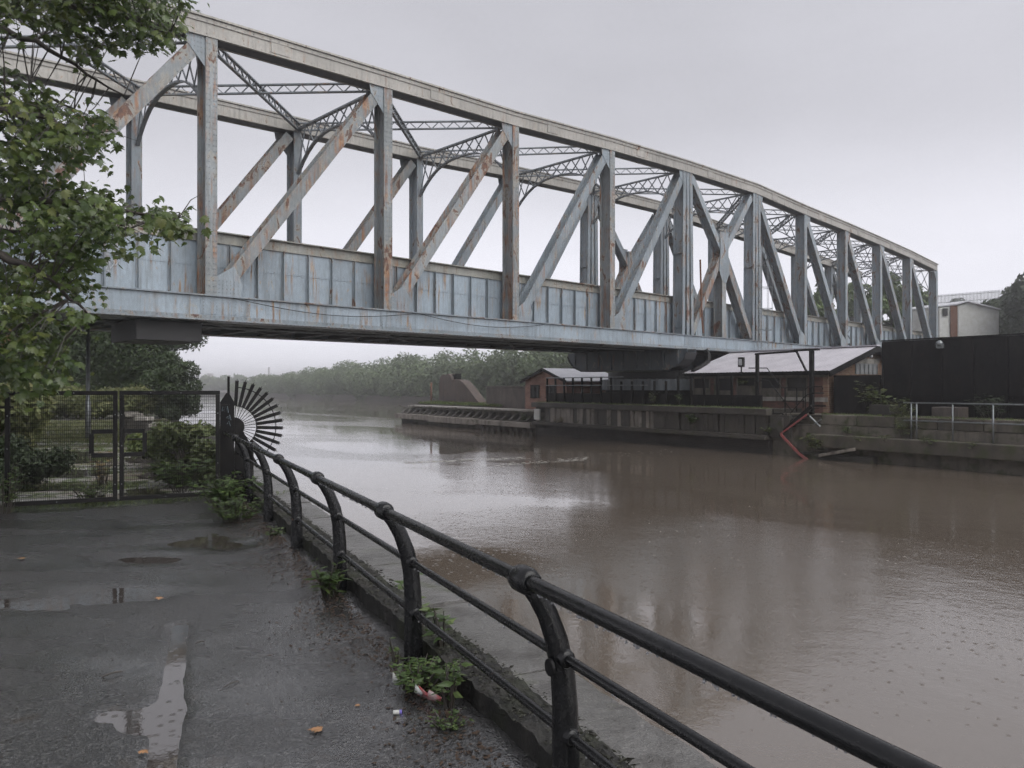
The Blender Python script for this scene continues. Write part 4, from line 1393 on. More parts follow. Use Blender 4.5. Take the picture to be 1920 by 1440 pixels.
for a in (15.2, 13.5):
    mb = MB()
    mb.prism([I(a - 0.42, m0 - 0.03, 1.0), I(a + 0.42, m0 - 0.03, 1.0), I(a + 0.42, m0 - 0.03, 1.75), I(a - 0.42, m0 - 0.03, 1.75)], IN * 0.025)
    w_ = mb.build('window', 'soffit', hut)
    mb = MB()
    for zz in (0.97, 1.78): mb.beam(I(a - 0.5, m0 - 0.05, zz), I(a + 0.5, m0 - 0.05, zz), 0.05, 0.06, IN)
    for aa in (a - 0.45, a, a + 0.45): mb.beam(I(aa, m0 - 0.05, 1.0), I(aa, m0 - 0.05, 1.75), 0.04, 0.05, IN)
    mb.build('frame', 'black_mat', w_)

shed = thing('control_shed', 'long brick shed with mauve-grey tin roof and boarded windows under the aqueduct', 'shed', I(-1.8, 5, 0.5))
t0, t1, m0, m1, zb, ze, za = -5.9, 1.9, 2.55, 9.0, 0.1, 2.50, 3.58
mm = 6.0
mb = MB()
mb.prism([I(t0, m0, zb), I(t0, m1, zb), I(t0, m1, ze), I(t0, mm, za - 0.08), I(t0, m0, ze)], ID * 0.24)
mb.build('gable_wall', 'brick_g', shed)
mb = MB()
mb.prism([I(t0 + 0.24, m0, zb), I(t1, m0, zb), I(t1, m1, zb), I(t0 + 0.24, m1, zb)], (0, 0, ze - zb))
mb.build('front_wall', 'brick_red', shed)
mb = MB()
mb.prism([I(t0 - 0.02, m0 - 0.035, 1.02), I(t1 - 0.05, m0 - 0.035, 1.02), I(t1 - 0.05, m0 - 0.002, 1.02), I(t0 - 0.02, m0 - 0.002, 1.02)], (0, 0, 0.20))
mb.build('sill_band', 'concrete_pale', shed)
mb = MB()
mb.prism([I(t0 - 0.02, m0 - 0.03, 2.12), I(t1 - 0.05, m0 - 0.03, 2.12), I(t1 - 0.05, m0 - 0.002, 2.12), I(t0 - 0.02, m0 - 0.002, 2.12)], (0, 0, 0.14))
mb.build('lintel_band', 'concrete', shed)
for i in range(5):
    a = -4.9 + i * 1.42
    mb = MB()
    mb.prism([I(a, m0 - 0.012, 1.225), I(a + 1.12, m0 - 0.012, 1.225), I(a + 1.12, m0 - 0.001, 1.225), I(a, m0 - 0.001, 1.225)], (0, 0, 0.89))
    w_ = mb.build('window', 'soffit' if i > 0 else 'dark_wall', shed)
    mb = MB()
    for aa in (a + 0.02, a + 1.1): mb.beam(I(aa, m0 - 0.03, 1.225), I(aa, m0 - 0.03, 2.11), 0.035, 0.07, IN)
    mb.prism([I(a + 0.06, m0 - 0.022, 1.23), I(a + 1.06, m0 - 0.022, 1.23), I(a + 1.06, m0 - 0.014, 1.23), I(a + 0.06, m0 - 0.014, 1.23)], (0, 0, 0.28 + 0.12 * (i % 3)))
    mb.build('board', 'concrete', w_)
# corrugated sheets, each one a piece
for side, a0, a1 in ((0, m0 - 0.42, mm), (1, m1 + 0.42, mm)):
    zl = ze - 0.42 * (za - ze) / (mm - m0) + 0.02
    L = t1 - t0 + 0.75
    ns = 9
    for i in range(ns):
        mb = MB()
        w = L / ns
        nn = 10
        for j in range(nn + 1):
            tt = t0 - 0.35 + i * w + j * (w - 0.006) / nn
            dz = 0.022 * (j % 2) + (0.006 if i % 2 else 0)
            mb.v += [tuple(I(tt, a0, zl + dz)), tuple(I(tt, a1, za + dz))]
        for j in range(nn):
            f = (2 * j, 2 * j + 2, 2 * j + 3, 2 * j + 1)
            mb.f.append(f)
        o_ = mb.build('roof_sheet', 'tin', shed)
        s_ = o_.modifiers.new('solid', 'SOLIDIFY')
        s_.thickness = 0.012
mb = MB()
mb.beam(I(t0 - 0.4, mm, za + 0.05), I(t1 + 0.45, mm, za + 0.05), 0.34, 0.05, IN)
mb.build('ridge_cap', 'tin', shed)
for a0, a1 in ((m0 - 0.46, mm), (m1 + 0.46, mm)):
    mb = MB()
    zl = ze - 0.46 * (za - ze) / (mm - m0)
    mb.beam(I(t0 - 0.38, a0, zl - 0.10), I(t0 - 0.38, a1, za - 0.10), 0.06, 0.24, ID)
    mb.build('bargeboard', 'black_mat', shed)
mb = MB()
mb.beam(I(t0 - 0.3, m0 - 0.38, ze - 0.19), I(t1 + 0.3, m0 - 0.38, ze - 0.19), 0.05, 0.16, IN)
mb.build('fascia', 'black_mat', shed)
mb = MB()
mb.prism([I(t0 - 0.012, 4.7, 2.28), I(t0 - 0.012, 6.6, 2.28), I(t0 - 0.012, 6.6, 2.78), I(t0 - 0.012, 4.7, 2.78)], ID * 0.009)
w_ = mb.build('window', 'grey_wall', shed)
mb = MB()
for q in range(6): mb.beam(I(t0 - 0.03, 4.72 + q * 0.36, 2.28), I(t0 - 0.03, 4.72 + q * 0.36, 2.74), 0.03, 0.03, IN)
mb.build('bar', 'galv', w_)
mb = MB()
mb.prism([I(t0 - 0.02, 4.6, 2.785), I(t0 - 0.02, 6.7, 2.785), I(t0 - 0.02, 6.7, 3.02), I(t0 - 0.02, 4.6, 3.02)], ID * 0.018)
mb.build('lintel', 'concrete_pale', shed)
mb = MB()
mb.sphere(I(t0 - 0.28, 5.55, 3.12), 0.09, 10, 6)
tag(mb.build('bulb_lamp', 'lamp_glass', smooth=True), 'round white lamp under the gable of the control shed', 'lamp')

# black steel plate walls
bw = thing('black_plate_wall', 'tall black steel plate wall along the right of the island', 'wall', I(-16, 3.0, 0.5))
for i in range(12):
    a = -8.15 - i * 2.4
    mb = MB()
    mb.prism([I(a, 3.0, 0.10), I(a - 2.394, 3.0, 0.10), I(a - 2.394, 3.1, 0.10), I(a, 3.1, 0.10)], (0, 0, 3.50 + 0.01 * (i % 2)))
    mb.build('steel_panel', 'plate_black', bw)
for i in range(24):
    a = -8.2 - i * 1.2
    mb = MB()
    mb.beam(I(a, 2.975, 0.52), I(a, 2.975, 3.58), 0.045, 0.07, IN)
    mb.build('batten', 'plate_black', bw)
mb = MB()
mb.beam(I(-8.13, 3.04, 3.64), I(-37, 3.04, 3.64), 0.18, 0.05, IN)
mb.build('capping', 'black_mat', bw)
for zz in (0.95, 1.35):
    mb = MB()
    mb.beam(I(-8.6, 2.97, zz), I(-36, 2.97, zz), 0.04, 0.05, IN)
    mb.build('rib', 'black_mat', bw)
mb = MB()
mb.prism([I(-8.15, 3.12, 0.10), I(-8.15, 12, 0.10), I(-8.25, 12, 0.10), I(-8.25, 3.12, 0.10)], (0, 0, 3.49))
mb.build('return_panel', 'plate_black', bw)
mb = MB()
mb.obox(I(-10.6, 2.9, 3.32), ID * 0.12, IN * 0.09, (0, 0, 0.09))
mb.sphere(I(-10.6, 2.86, 3.42), 0.13, 10, 6)
tag(mb.build('bulkhead_light', 'galv', smooth=False), 'small pale lamp near the top of the black plate wall', 'lamp')
lw = thing('low_plate_wall', 'lower dark steel wall in front of the shed gable', 'wall', I(-6.6, 3, 0.5))
mb = MB()
mb.prism([I(-6.15, 2.62, 0.10), I(-6.25, 2.62, 0.10), I(-8.1, 2.95, 0.10), I(-8.1, 3.05, 0.10), I(-6.35, 2.80, 0.10), I(-6.35, 7.2, 0.10), I(-6.15, 7.2, 0.10)], (0, 0, 2.1))
mb.build('wall', 'plate_black', lw)

# galvanised railing on the ledge
gr = thing('galvanised_railing', 'two-rail galvanised railing on the lower ledge at right', 'railing', I(-12, 0.4, -0.28))
for i, a in enumerate((-10.75, -10.95, -12.25, -13.6, -14.9, -16.2, -17.5)):
    mb = MB()
    mb.tube([I(a, 0.42, -0.30), I(a, 0.42, 1.08)], 0.028, 7)
    mb.build('post', 'galv', gr, smooth=True)
for zz in (1.09, 0.42):
    mb = MB()
    mb.tube([I(-10.45, 0.42, zz), I(-20, 0.42, zz)], 0.026, 7)
    mb.build('rail', 'galv', gr, smooth=True)

# steel gantry frame
gt = thing('steel_gantry', 'black steel gantry frame with two uprights before the shed', 'gantry', Q(1470, 750, 1.2))
pA, pB_ = Q(1420, 735, 1.5), Q(1522, 770, 1.1)
zt = 3.25
mb = MB(); mb.beam(V((pA.x, pA.y, 0.7)), V((pA.x, pA.y, zt)), 0.13, 0.13, ID); mb.build('upright', 'black_mat', gt)
mb = MB(); mb.beam(V((pB_.x, pB_.y, 0.1)), V((pB_.x, pB_.y, zt)), 0.16, 0.16, ID); mb.build('upright', 'black_mat', gt)
mb = MB(); mb.beam(V((pA.x, pA.y, zt - 0.02)) + ID * 0.1, V((*(lerp(pA, pB_, 0.74).xy), zt + 0.02)), 0.10, 0.09, IN); mb.build('crossbeam', 'black_mat', gt)
mb = MB(); mb.beam(V((pB_.x, pB_.y, zt + 0.05)) + ID * 0.85, V((pB_.x, pB_.y, zt + 0.05)) - ID * 0.35, 0.14, 0.09, IN); mb.build('head_beam', 'black_mat', gt)
mb = MB(); mb.beam(V((pB_.x, pB_.y, zt - 0.9)) + ID * 0.25, V((pB_.x, pB_.y, zt)) + ID * 0.75, 0.07, 0.07, IN); mb.build('brace', 'black_mat', gt)
# landing stair: all pieces on vertical planes near the island edge
st = thing('landing_stair', 'black tubular stair and landing rails leading down to the water', 'stair', Q(1470, 800, 0.4))
def pipe(pts, m_, r_=0.024, mat_='black_mat', name='rail'):
    mb = MB()
    mb.tube([Q(u, v, m_) for u, v in pts], r_, 6)
    return mb.build(name, mat_, st)
pipe([(1404, 690), (1438, 690), (1466, 727), (1506, 727), (1506, 765)], 0.9)
pipe([(1404, 714), (1441, 714), (1486, 772)], 0.9)
pipe([(1466, 752), (1508, 752)], 0.9)
for u in (1472, 1494): pipe([(u, 727), (u, 772)], 0.9, 0.03, name='baluster')
pipe([(1510, 772), (1510, 730), (1515, 725), (1541, 725), (1543, 730)], 0.7)
pipe([(1482, 775), (1510, 742), (1520, 737), (1545, 737)], 0.6)
pipe([(1475, 800), (1515, 764), (1524, 761), (1548, 761)], 0.6, 0.035)
pipe([(1415, 775), (1467, 775), (1473, 780), (1540, 780)], 0.5)
pipe([(1417, 803), (1466, 803), (1487, 785)], 0.4)
for u in (1467, 1474): pipe([(u, 775), (u, 812)], 0.4, 0.03, name='baluster')
pipe([(1420, 775), (1420, 806)], 0.4, 0.02, name='baluster')
mb = MB()
a, b = Q(1462, 816, 0.30), Q(1522, 762, 0.30)
mb.beam(a, b, 0.10, 0.16, IN)
mb.build('stringer', 'black_mat', st)
mb = MB()
a2, b2 = Q(1462, 816, 0.80), Q(1522, 762, 0.80)
mb.beam(a2, b2, 0.10, 0.16, IN)
mb.build('stringer', 'black_mat', st)
for i in range(8):
    p = lerp(a, b, (i + 0.5) / 8)
    mb = MB()
    mb.obox(p + IN * 0.25, ID * 0.14, IN * 0.2, (0, 0, 0.015))
    mb.build('tread', 'black_mat', st)
pipe([(1518, 780), (1538, 800)], 0.2, 0.03, 'galv', 'loose_bar')
pipe([(1540, 786), (1524, 797)], 0.2, 0.02, 'galv', 'loose_bar')
mb = MB()
mb.beam(Q(1463, 814, 0.0), Q(1512, 778, 0.0), 0.04, 0.07, IN)
tag(mb.build('red_handrail', 'red'), 'upper red strip sloping down the stair towards the water', 'handrail')
mb = MB()
pts = [Q(1464, 815, -0.1), Q(1480, 832, -0.18), Q(1497, 850, -0.25), Q(1516, 864, -0.3)]
for p, q in zip(pts[:-1], pts[1:]): mb.beam(p, q, 0.04, 0.11, IN)
tag(mb.build('red_handrail', 'red'), 'lower red strip dipping into the water below the stair', 'handrail')
mb = MB()
mb.prism([I(-4.55, 0.3, -0.55), I(-5.5, 0.3, -0.55), I(-5.5, 0.6, -0.55), I(-4.55, 0.6, -0.55)], (0, 0, 1.0))
mb.prism([I(-5.0, 0.18, -0.4), I(-5.25, 0.18, -0.4), I(-5.25, 0.29, -0.4), I(-5.0, 0.29, -0.4)], (0, 0, 0.75))
tag(mb.build('dark_doorway_block', 'timber_dark'), 'dark timber recess below the landing rails', 'timber')
# floodlights
def flood(u, v, m_, s_, label):
    f = thing('floodlight', label, 'floodlight', Q(u, v + 25, m_), 'floodlights by the shed')
    p = Q(u, v, m_)
    mb = MB()
    mb.obox(p, ID * 0.16 * s_, IN * 0.08, (0, 0, 0.24 * s_))
    mb.build('housing', 'black_mat', f, bevel=0.03)
    mb = MB()
    mb.obox(p - IN * 0.085, ID * 0.10 * s_, IN * 0.01, (0, 0, 0.15 * s_))
    mb.build('lens', 'lamp_glass', f)
    mb = MB()
    mb.beam(p - V((0, 0, 0.24 * s_)), p - V((0, 0, 0.24 * s_ + 0.45)), 0.05, 0.05, ID)
    mb.build('bracket', 'black_mat', f)
flood(1390, 679, 2.0, 1.0, 'black floodlight in front of the tin shed roof')
flood(1274, 686, 2.4, 0.8, 'smaller floodlight beside the turning girder left of the shed')
mb = MB()
p = Q(1196, 705, 2.2)
mb.obox(p, ID * 0.06, IN * 0.02, (0, 0, 0.17))
tag(mb.build('white_tag', 'white'), 'small white marker plate in front of the pivot skirt', 'sign')
# blocks on the terrace
mb = MB(); mb.obox(I(-8.7, 2.2, 0.72), ID * 0.45, IN * 0.4, (0, 0, 0.24))
tag(mb.build('concrete_block', 'dark_wall', bevel=0.03), 'dark concrete block below the shrub on the terrace', 'block')
mb = MB(); mb.obox(I(-11.4, 2.0, 0.70), ID * 0.5, IN * 0.4, (0, 0, 0.22))
tag(mb.build('concrete_block', 'stone', bevel=0.03), 'brown concrete block behind the galvanised railing', 'block')

# ------------------------------------------------------------------ riverside railing
rw = thing('quay_railing', 'black cast iron railing with curved posts along the quay', 'railing', rail(0))
LAND = -RO
def post_path(k):
    pr = [(0.0, -0.25), (0.0, 0.0), (0.0, 0.30), (0.003, 0.48), (0.014, 0.62), (0.040, 0.74), (0.080, 0.845), (0.125, 0.92), (0.160, 0.965)]
    return [rail(k) + LAND * a + V((0, 0, z)) for a, z in pr]
RTOP, RMID, RBOT = (0.178, 0.985), (0.022, 0.68), (0.0, 0.38)
ks = list(range(-1, 7))
for k in ks:
    mb = MB()
    mb.tube(post_path(k), [0.060, 0.060, 0.056, 0.053, 0.050, 0.046, 0.042, 0.038, 0.036], 14, True, 0.70, RO)
    p = mb.build('post', 'black', rw, smooth=True)
    mb = MB()
    c = rail(k) + LAND * RTOP[0] + V((0, 0, RTOP[1]))
    mb.tube([c - RD * 0.062, c - RD * 0.058, c - RD * 0.03, c + RD * 0.03, c + RD * 0.058, c + RD * 0.062], [0.030, 0.043, 0.051, 0.051, 0.043, 0.030], 16)
    mb.build('rail_collar', 'black', p, smooth=True)
    for a, z, r_ in ((*RMID, 0.034), (*RBOT, 0.034)):
        mb = MB()
        c = rail(k) + LAND * a + V((0, 0, z))
        mb.tube([c - RD * 0.056, c - RD * 0.050, c + RD * 0.050, c + RD * 0.056], [r_ * 0.8, r_, r_, r_ * 0.8], 12)
        mb.build('rail_socket', 'black', p, smooth=True)
    if k == 0:
        mb = MB()
        c = rail(k) + LAND * (RMID[0] + 0.052) + V((0, 0, RMID[1] - 0.03)) - RD * 0.02
        mb.tube([c, c + LAND * 0.012], 0.032, 14)
        mb.build('blank_boss', 'black_mat', p, smooth=False)
for (a, z), r_, nm in ((RTOP, 0.0265, 'top_rail'), (RMID, 0.0195, 'middle_rail'), (RBOT, 0.0195, 'bottom_rail')):
    mb = MB()
    n = 60
    pts = []
    for i in range(n + 1):
        k = -1.6 + 7.65 * i / n
        s_ = 0.006 * math.sin(k * 3.1 + z * 9)
        pts.append(rail(k) + LAND * (a + s_) + V((0, 0, z + s_ * 0.7)))
    mb.tube(pts, r_, 14)
    ro_ = mb.build(nm, 'black', rw, smooth=True)
    # rain drops hanging under the rail
    dp = MB()
    rr = random.Random(len(nm))
    for i in range(520 if nm == 'top_rail' else 260):
        k = -1.2 + 5.5 * rr.random() ** 1.5
        q = rr.uniform(0.0028, 0.0055)
        dp.sphere(rail(k) + LAND * (a + 0.006 * math.sin(k * 3.1 + z * 9) + rr.uniform(-0.012, 0.012)) + V((0, 0, z - r_ - 0.001)), q, 6, 4, (1, 1, 1.25))
    d_ = dp.build('rain_drops', 'drop' if 'drop' in M else None, ro_, smooth=True)
    d_['kind'] = 'stuff'
    if 'drop' not in M:
        tt = NT('rain_drop')
        tt.b.inputs['Transmission Weight'].default_value = 0.6
        tt.b.inputs['IOR'].default_value = 1.33
        M['drop'] = tt.set((0.8, 0.82, 0.85), 0.04)
        d_.data.materials.append(M['drop'])

# ------------------------------------------------------------------ gate
def gate_leaf(pa, pb, label, handle_end):
    g = thing('mesh_gate', label, 'gate', (pa + pb) / 2, 'pair of black mesh gates across the path')
    d = (pb - pa)
    L = d.length
    d = d / L
    nrm = V((d.y, -d.x, 0))
    z0, z1 = 0.06, 1.64
    def P(x, z): return pa + d * x + V((0, 0, z))
    def bar(nm, a, b, w=0.06, t_=0.045):
        mb = MB()
        mb.beam(a, b, t_, w, nrm)
        return mb.build(nm, 'black_mat', g, bevel=0.004)
    bar('top_bar', P(0, z1 - 0.03), P(L, z1 - 0.03))
    bar('bottom_bar', P(0, z0 + 0.03), P(L, z0 + 0.03))
    bar('stile', P(0.03, z0 + 0.061), P(0.03, z1 - 0.061))
    bar('stile', P(L - 0.03, z0 + 0.061), P(L - 0.03, z1 - 0.061))
    hx = L - 0.33 if handle_end else 0.33
    ex = L - 0.061 if handle_end else 0.061
    f = MB()
    f.beam(P(hx, 0.40), P(ex, 0.40), 0.05, 0.06, nrm)
    f.beam(P(hx, 0.74), P(ex, 0.74), 0.05, 0.06, nrm)
    f.beam(P(hx, 0.431), P(hx, 0.709), 0.048, 0.06, nrm)
    # the lock opening sits a little above middle height
    for i_, v_ in enumerate(f.v): f.v[i_] = (v_[0], v_[1], v_[2] + 0.32)
    f.build('lock_frame', 'black_mat', g)
    w = MB()
    x = 0.07
    while x < L - 0.06:
        inh = (min(hx, ex) - 0.02 < x < max(hx, ex) + 0.02)
        if inh:
            w.beam(P(x, z0 + 0.05), P(x, 0.70), 0.0046, 0.0046, nrm)
            w.beam(P(x, 1.08), P(x, z1 - 0.05), 0.0046, 0.0046, nrm)
        else:
            w.beam(P(x, z0 + 0.05), P(x, z1 - 0.05), 0.0046, 0.0046, nrm)
        x += 0.0255
    z = z0 + 0.09
    while z < z1 - 0.06:
        if 0.70 < z < 1.08:
            a_, b_ = (0.06, hx) if handle_end else (hx, L - 0.06)
        else: a_, b_ = 0.06, L - 0.06
        w.beam(P(a_, z) + nrm * 0.004, P(b_, z) + nrm * 0.004, 0.005, 0.005, nrm)
        z += 0.052
    o = w.build('wire_mesh', 'black_mat', g)
    o['kind'] = 'stuff'
    for (x, z) in [(0.03, 0.3), (0.03, 0.85), (0.03, 1.3), (L - 0.03, 0.3), (L - 0.03, 0.55), (L - 0.03, 1.3), (L * 0.3, z1 - 0.03), (L * 0.6, z1 - 0.03), (L * 0.45, z0 + 0.03)]:
        b = MB()
        b.sphere(P(x, z) + nrm * 0.025, 0.009, 6, 4)
        b.build('bolt', 'galv', g)
    return g, P, nrm
mid = lerp(GATE_A, GATE_B, 0.503)
gdir = (GATE_B - GATE_A).normalized()
g1, P1, gn = gate_leaf(GATE_A, mid - gdir * 0.012, 'left leaf of the black mesh gate, beside the pale pier', True)
g2, P2, _ = gate_leaf(mid + gdir * 0.012, GATE_B, 'right leaf of the black mesh gate, nearest the railing', False)
mb = MB()
mb.tube([P2(0.10, 0.94) + gn * 0.02, P2(0.30, 0.94) + gn * 0.02], 0.012, 6)
mb.build('latch', 'black_mat', g2)
mb = MB()
mb.beam(P2(L_ := (GATE_B - mid).length, 1.42), P2(L_ + 0.14, 1.42), 0.03, 0.03, gn)
mb.build('hinge', 'black_mat', g2)
mb = MB()
mb.beam(P1(-0.10, 1.42), P1(0.10, 1.42) + gn * 0.0, 0.06, 0.03, gn)
mb.build('hinge', 'black_mat', g1)
pr = thing('gate_pier', 'pale rendered gate pier at the left of the mesh gate', 'pier', GATE_A - gdir * 0.3)
mb = MB()
cc = GATE_A - gdir * 0.31
mb.obox(cc + V((0, 0, 0.95)), gdir * 0.20, gn * 0.2, (0, 0, 1.0))
mb.build('shaft', 'pier', pr, bevel=0.015)
mb = MB()
mb.obox(cc + V((0, 0, 2.0)), gdir * 0.24, gn * 0.24, (0, 0, 0.05))
mb.build('cap', 'pier', pr, bevel=0.015)

# ------------------------------------------------------------------ spiked fan at the end of the railing
fp = V((-4.40, 11.95, 0))
fan = thing('spiked_fan_guard', 'black fan of radial steel spikes guarding the end of the railing', 'guard', fp)
FN = V((0.955, 0.296, 0)).normalized()           # in the fan plane, out over the water
FT = V((FN.y, -FN.x, 0))
mb = MB()
prof = [(-0.13, -0.1), (0.075, -0.1), (0.075, 1.46), (0.0, 1.60), (-0.045, 1.60), (-0.13, 1.46)]
mb.prism([fp + FN * a + V((0, 0, z)) for a, z in prof], FT * 0.05)
po = mb.build('post_plate', 'black_mat', fan)
mb = MB()
mb.prism([fp + FN * a + FT * -0.06 + V((0, 0, z)) for a, z in [(0.08, -0.1), (0.36, -0.1), (0.36, 0.72), (0.20, 1.0), (0.08, 1.0)]], FT * 0.03)
mb.build('side_plate', 'black_mat', fan)
mb = MB()
mb.tube([fp + V((0, 0, 1.5)) + FN * -0.01, fp + V((0, 0, 1.86)) + FN * -0.01], 0.02, 6)
mb.build('rod', 'black_mat', fan)
hub = fp + FN * 0.075 + V((0, 0, 1.07)) + FT * -0.03
def fp_(a, r_): return hub + FN * (math.cos(a) * r_) + V((0, 0, math.sin(a) * r_))
mb = MB()
mb.prism([fp_(R(-90 + 180 * i / 16), 0.15) for i in range(17)], FT * 0.03)
mb.build('hub', 'black_mat', fan)
for r_ in (0.33, 0.62):
    mb = MB()
    mb.tube([fp_(R(-72 + 160 * i / 30), r_) for i in range(31)], 0.008, 6)
    mb.build('ring', 'black_mat', fan)
npale = 17
for i in range(npale):
    a = R(87 - i * 9.9)
    d = FN * math.cos(a) + V((0, 0, math.sin(a)))
    s_ = FN * -math.sin(a) + V((0, 0, math.cos(a)))
    w = 0.026
    mb = MB()
    pts = [(0.335, -w), (0.70, -w), (0.735, -w * 0.95), (0.715, -w * 0.35), (0.765, 0), (0.715, w * 0.35), (0.735, w * 0.95), (0.70, w), (0.335, w)]
    mb.prism([hub + d * r_ + s_ * q + FT * -0.012 for r_, q in pts], FT * 0.012)
    p_ = mb.build('pale', 'black_mat', fan)
    mb = MB()
    mb.beam(hub + d * 0.14, hub + d * 0.34, 0.010, 0.010, s_)
    mb.build('spoke', 'black_mat', p_)
sf = lambda x, y: fp + FN * (-0.10 + x) + FT * 0.054 + V((0, 0, 1.12 + y))
scrawl(fan, sf, [[(0.0, 0.2), (0.01, 0.30), (0.03, 0.2), (0.045, 0.30), (0.06, 0.2), (0.075, 0.30), (0.09, 0.18)], [(0.09, 0.12), (0.06, 0.10), (0.10, 0.08), (0.11, 0.15), (0.13, 0.06)], [(0.07, 0.0), (0.10, 0.05), (0.12, -0.03)]], 'pale_blue_paint', 0.004)

# ------------------------------------------------------------------ plants
def leaf_tris(n, P, D, Nn, size, g, fold=0.25, lobed=False):
    """leaf blades: point, direction, normal arrays -> triangle soup"""
    Sd = np.cross(Nn, D)
    Sd /= np.linalg.norm(Sd, axis=1)[:, None] + 1e-9
    if lobed:   # maple outline, five lobes
        half = [(0.0, 0.06), (-0.02, 0.28), (0.22, 0.50), (0.17, 0.22), (0.42, 0.60), (0.42, 0.26), (0.62, 0.38), (0.66, 0.16), (1.0, 0.0)]
        tri = []
        rim = half + [(a, -b) for a, b in half[-2::-1]]
        c0 = (0.22, 0.0)
        for q in range(len(rim)):
            tri.append((c0, rim[q], rim[(q + 1) % len(rim)]))
    else:
        tri = [((0, 0), (0.35, 0.24), (0.55, 0.0)), ((0.35, 0.24), (1.0, 0.0), (0.55, 0.0)), ((0, 0), (0.55, 0.0), (0.35, -0.24)), ((0.35, -0.24), (0.55, 0.0), (1.0, 0.0))]
    out = np.zeros((n, len(tri), 3, 3))
    for a, tr in enumerate(tri):
        for b, (x, y) in enumerate(tr):
            s_ = size[:, None]
            out[:, a, b] = P + D * x * s_ + Sd * y * s_ - Nn * (abs(y) * fold + x * x * 0.22) * s_
    return out.reshape(-1, 3), len(tri)

def plant(name, label, cat, base, h, spread, nst, nl, size, seed, mat_='weed', group=None, lean=(0, 0)):
    g = np.random.default_rng(seed)
    th = thing(name, label, cat, base, group)
    st_ = MB()
    P, D = [], []
    for i in range(nst):
        a = g.random() * 2 * math.pi
        r_ = spread * g.random() ** 0.6
        hh = h * (0.55 + 0.5 * g.random())
        root = V(base) + V((math.cos(a), math.sin(a), 0)) * r_ * 0.35
        tip = V(base) + V((math.cos(a) * r_ + lean[0], math.sin(a) * r_ + lean[1], hh))
        mid_ = lerp(root, tip, 0.5) + V((0, 0, hh * 0.15))
        st_.tube([root, mid_, tip], [0.006, 0.005, 0.002], 4, False)
        for q in range(max(1, nl // nst)):
            f = 0.2 + 0.8 * g.random()
            p = lerp(root, mid_, f * 2) if f < 0.5 else lerp(mid_, tip, f * 2 - 1)
            b = g.random() * 2 * math.pi
            P.append(tuple(p))
            D.append((math.cos(b), math.sin(b), 0.25 + 0.5 * g.random() - 0.3))
    P, D = np.array(P), np.array(D)
    D /= np.linalg.norm(D, axis=1)[:, None]
    n = len(P)
    N_ = g.normal(size=(n, 3)) * 0.35 + np.array([0, 0, 1.0])
    N_ -= D * (N_ * D).sum(1)[:, None]
    N_ /= np.linalg.norm(N_, axis=1)[:, None]
    v, nt = leaf_tris(n, P, D, N_, size * (0.6 + 0.8 * g.random(n)), g)
    st_.build('stem', 'twig', th)
    link('foliage', fast_mesh('foliage', v, 3, np.repeat(g.random(n), nt)), mat_, th)
    return th

plant('leafy_weed', 'thick clump of leafy weeds at the foot of the spiked fan', 'weed', V((-3.98, 10.75, 0)), 0.46, 0.52, 60, 900, 0.085, 1)
plant('leafy_weed', 'low weeds on the path edge between fan clump and railing', 'weed', V((-3.45, 9.6, 0)), 0.30, 0.42, 40, 420, 0.07, 2)
plant('leafy_weed', 'small weed at the foot of the fourth railing post', 'weed', G(520, 1012), 0.14, 0.2, 16, 130, 0.05, 3)
plant('leafy_weed', 'small weed by the path edge near the third railing post', 'weed', G(590, 1060), 0.10, 0.22, 16, 110, 0.045, 4)
plant('grassy_weed', 'spiky weed growing against the third railing post', 'weed', rail(1.93, -0.12, 0.07), 0.26, 0.13, 22, 90, 0.10, 5)
plant('leafy_weed', 'broad-leaved sprout leaning over the kerb behind the middle rail', 'weed', rail(1.17, 0.16, 0.18), 0.40, 0.08, 4, 10, 0.12, 6, lean=(-0.10, 0))
plant('leafy_weed', 'green sprout behind the second railing post', 'weed', rail(0.95, 0.16, 0.18), 0.26, 0.09, 5, 20, 0.085, 7)
plant('leafy_weed', 'tiny ivy sprig on the second railing post', 'weed', rail(0.98, -0.11, 0.07), 0.18, 0.06, 5, 26, 0.04, 8)
plant('leafy_weed', 'ragged weed clump by the red and white tape', 'weed', rail(0.78, -0.10, 0.07), 0.15, 0.22, 34, 520, 0.042, 9, lean=(0.03, 0.05))
plant('leafy_weed', 'upright dock leaves beside the bottom rail', 'weed', rail(0.62, -0.05, 0.07), 0.24, 0.10, 8, 40, 0.07, 10)
plant('leafy_weed', 'small mossy weed right of the tape litter', 'weed', rail(0.52, -0.12, 0.06), 0.08, 0.12, 14, 120, 0.03, 11)

# debris line along the railing foot: brown litter and soil
g = np.random.default_rng(21)
n = 6500
kk = -1 + 7 * g.random(n)
oo = -np.abs(g.normal(size=n)) * (0.10 + 0.14 * (np.sin(kk * 5.0) * 0.5 + 0.5)) - 0.02
P = np.array([tuple(rail(a, b, path_z(rail(a, b)) + 0.006)) for a, b in zip(kk, oo)])
an = g.random(n) * 6.283
D = np.stack([np.cos(an), np.sin(an), 0.1 * g.random(n)], 1)
N_ = np.tile(np.array([0, 0, 1.0]), (n, 1)) + g.normal(size=(n, 3)) * 0.25
v, nt = leaf_tris(n, P, D, N_, 0.012 + 0.03 * g.random(n) ** 2, g)
tag(link('leaf_litter', fast_mesh('leaf_litter', v, 3, np.repeat(g.random(n), nt)), simple('brown_litter', (0.07, 0.04, 0.022), (0.03, 0.02, 0.014), 0.6, 40, 0.0)), 'brown leaf litter along the foot of the railing', 'litter', kind='stuff')
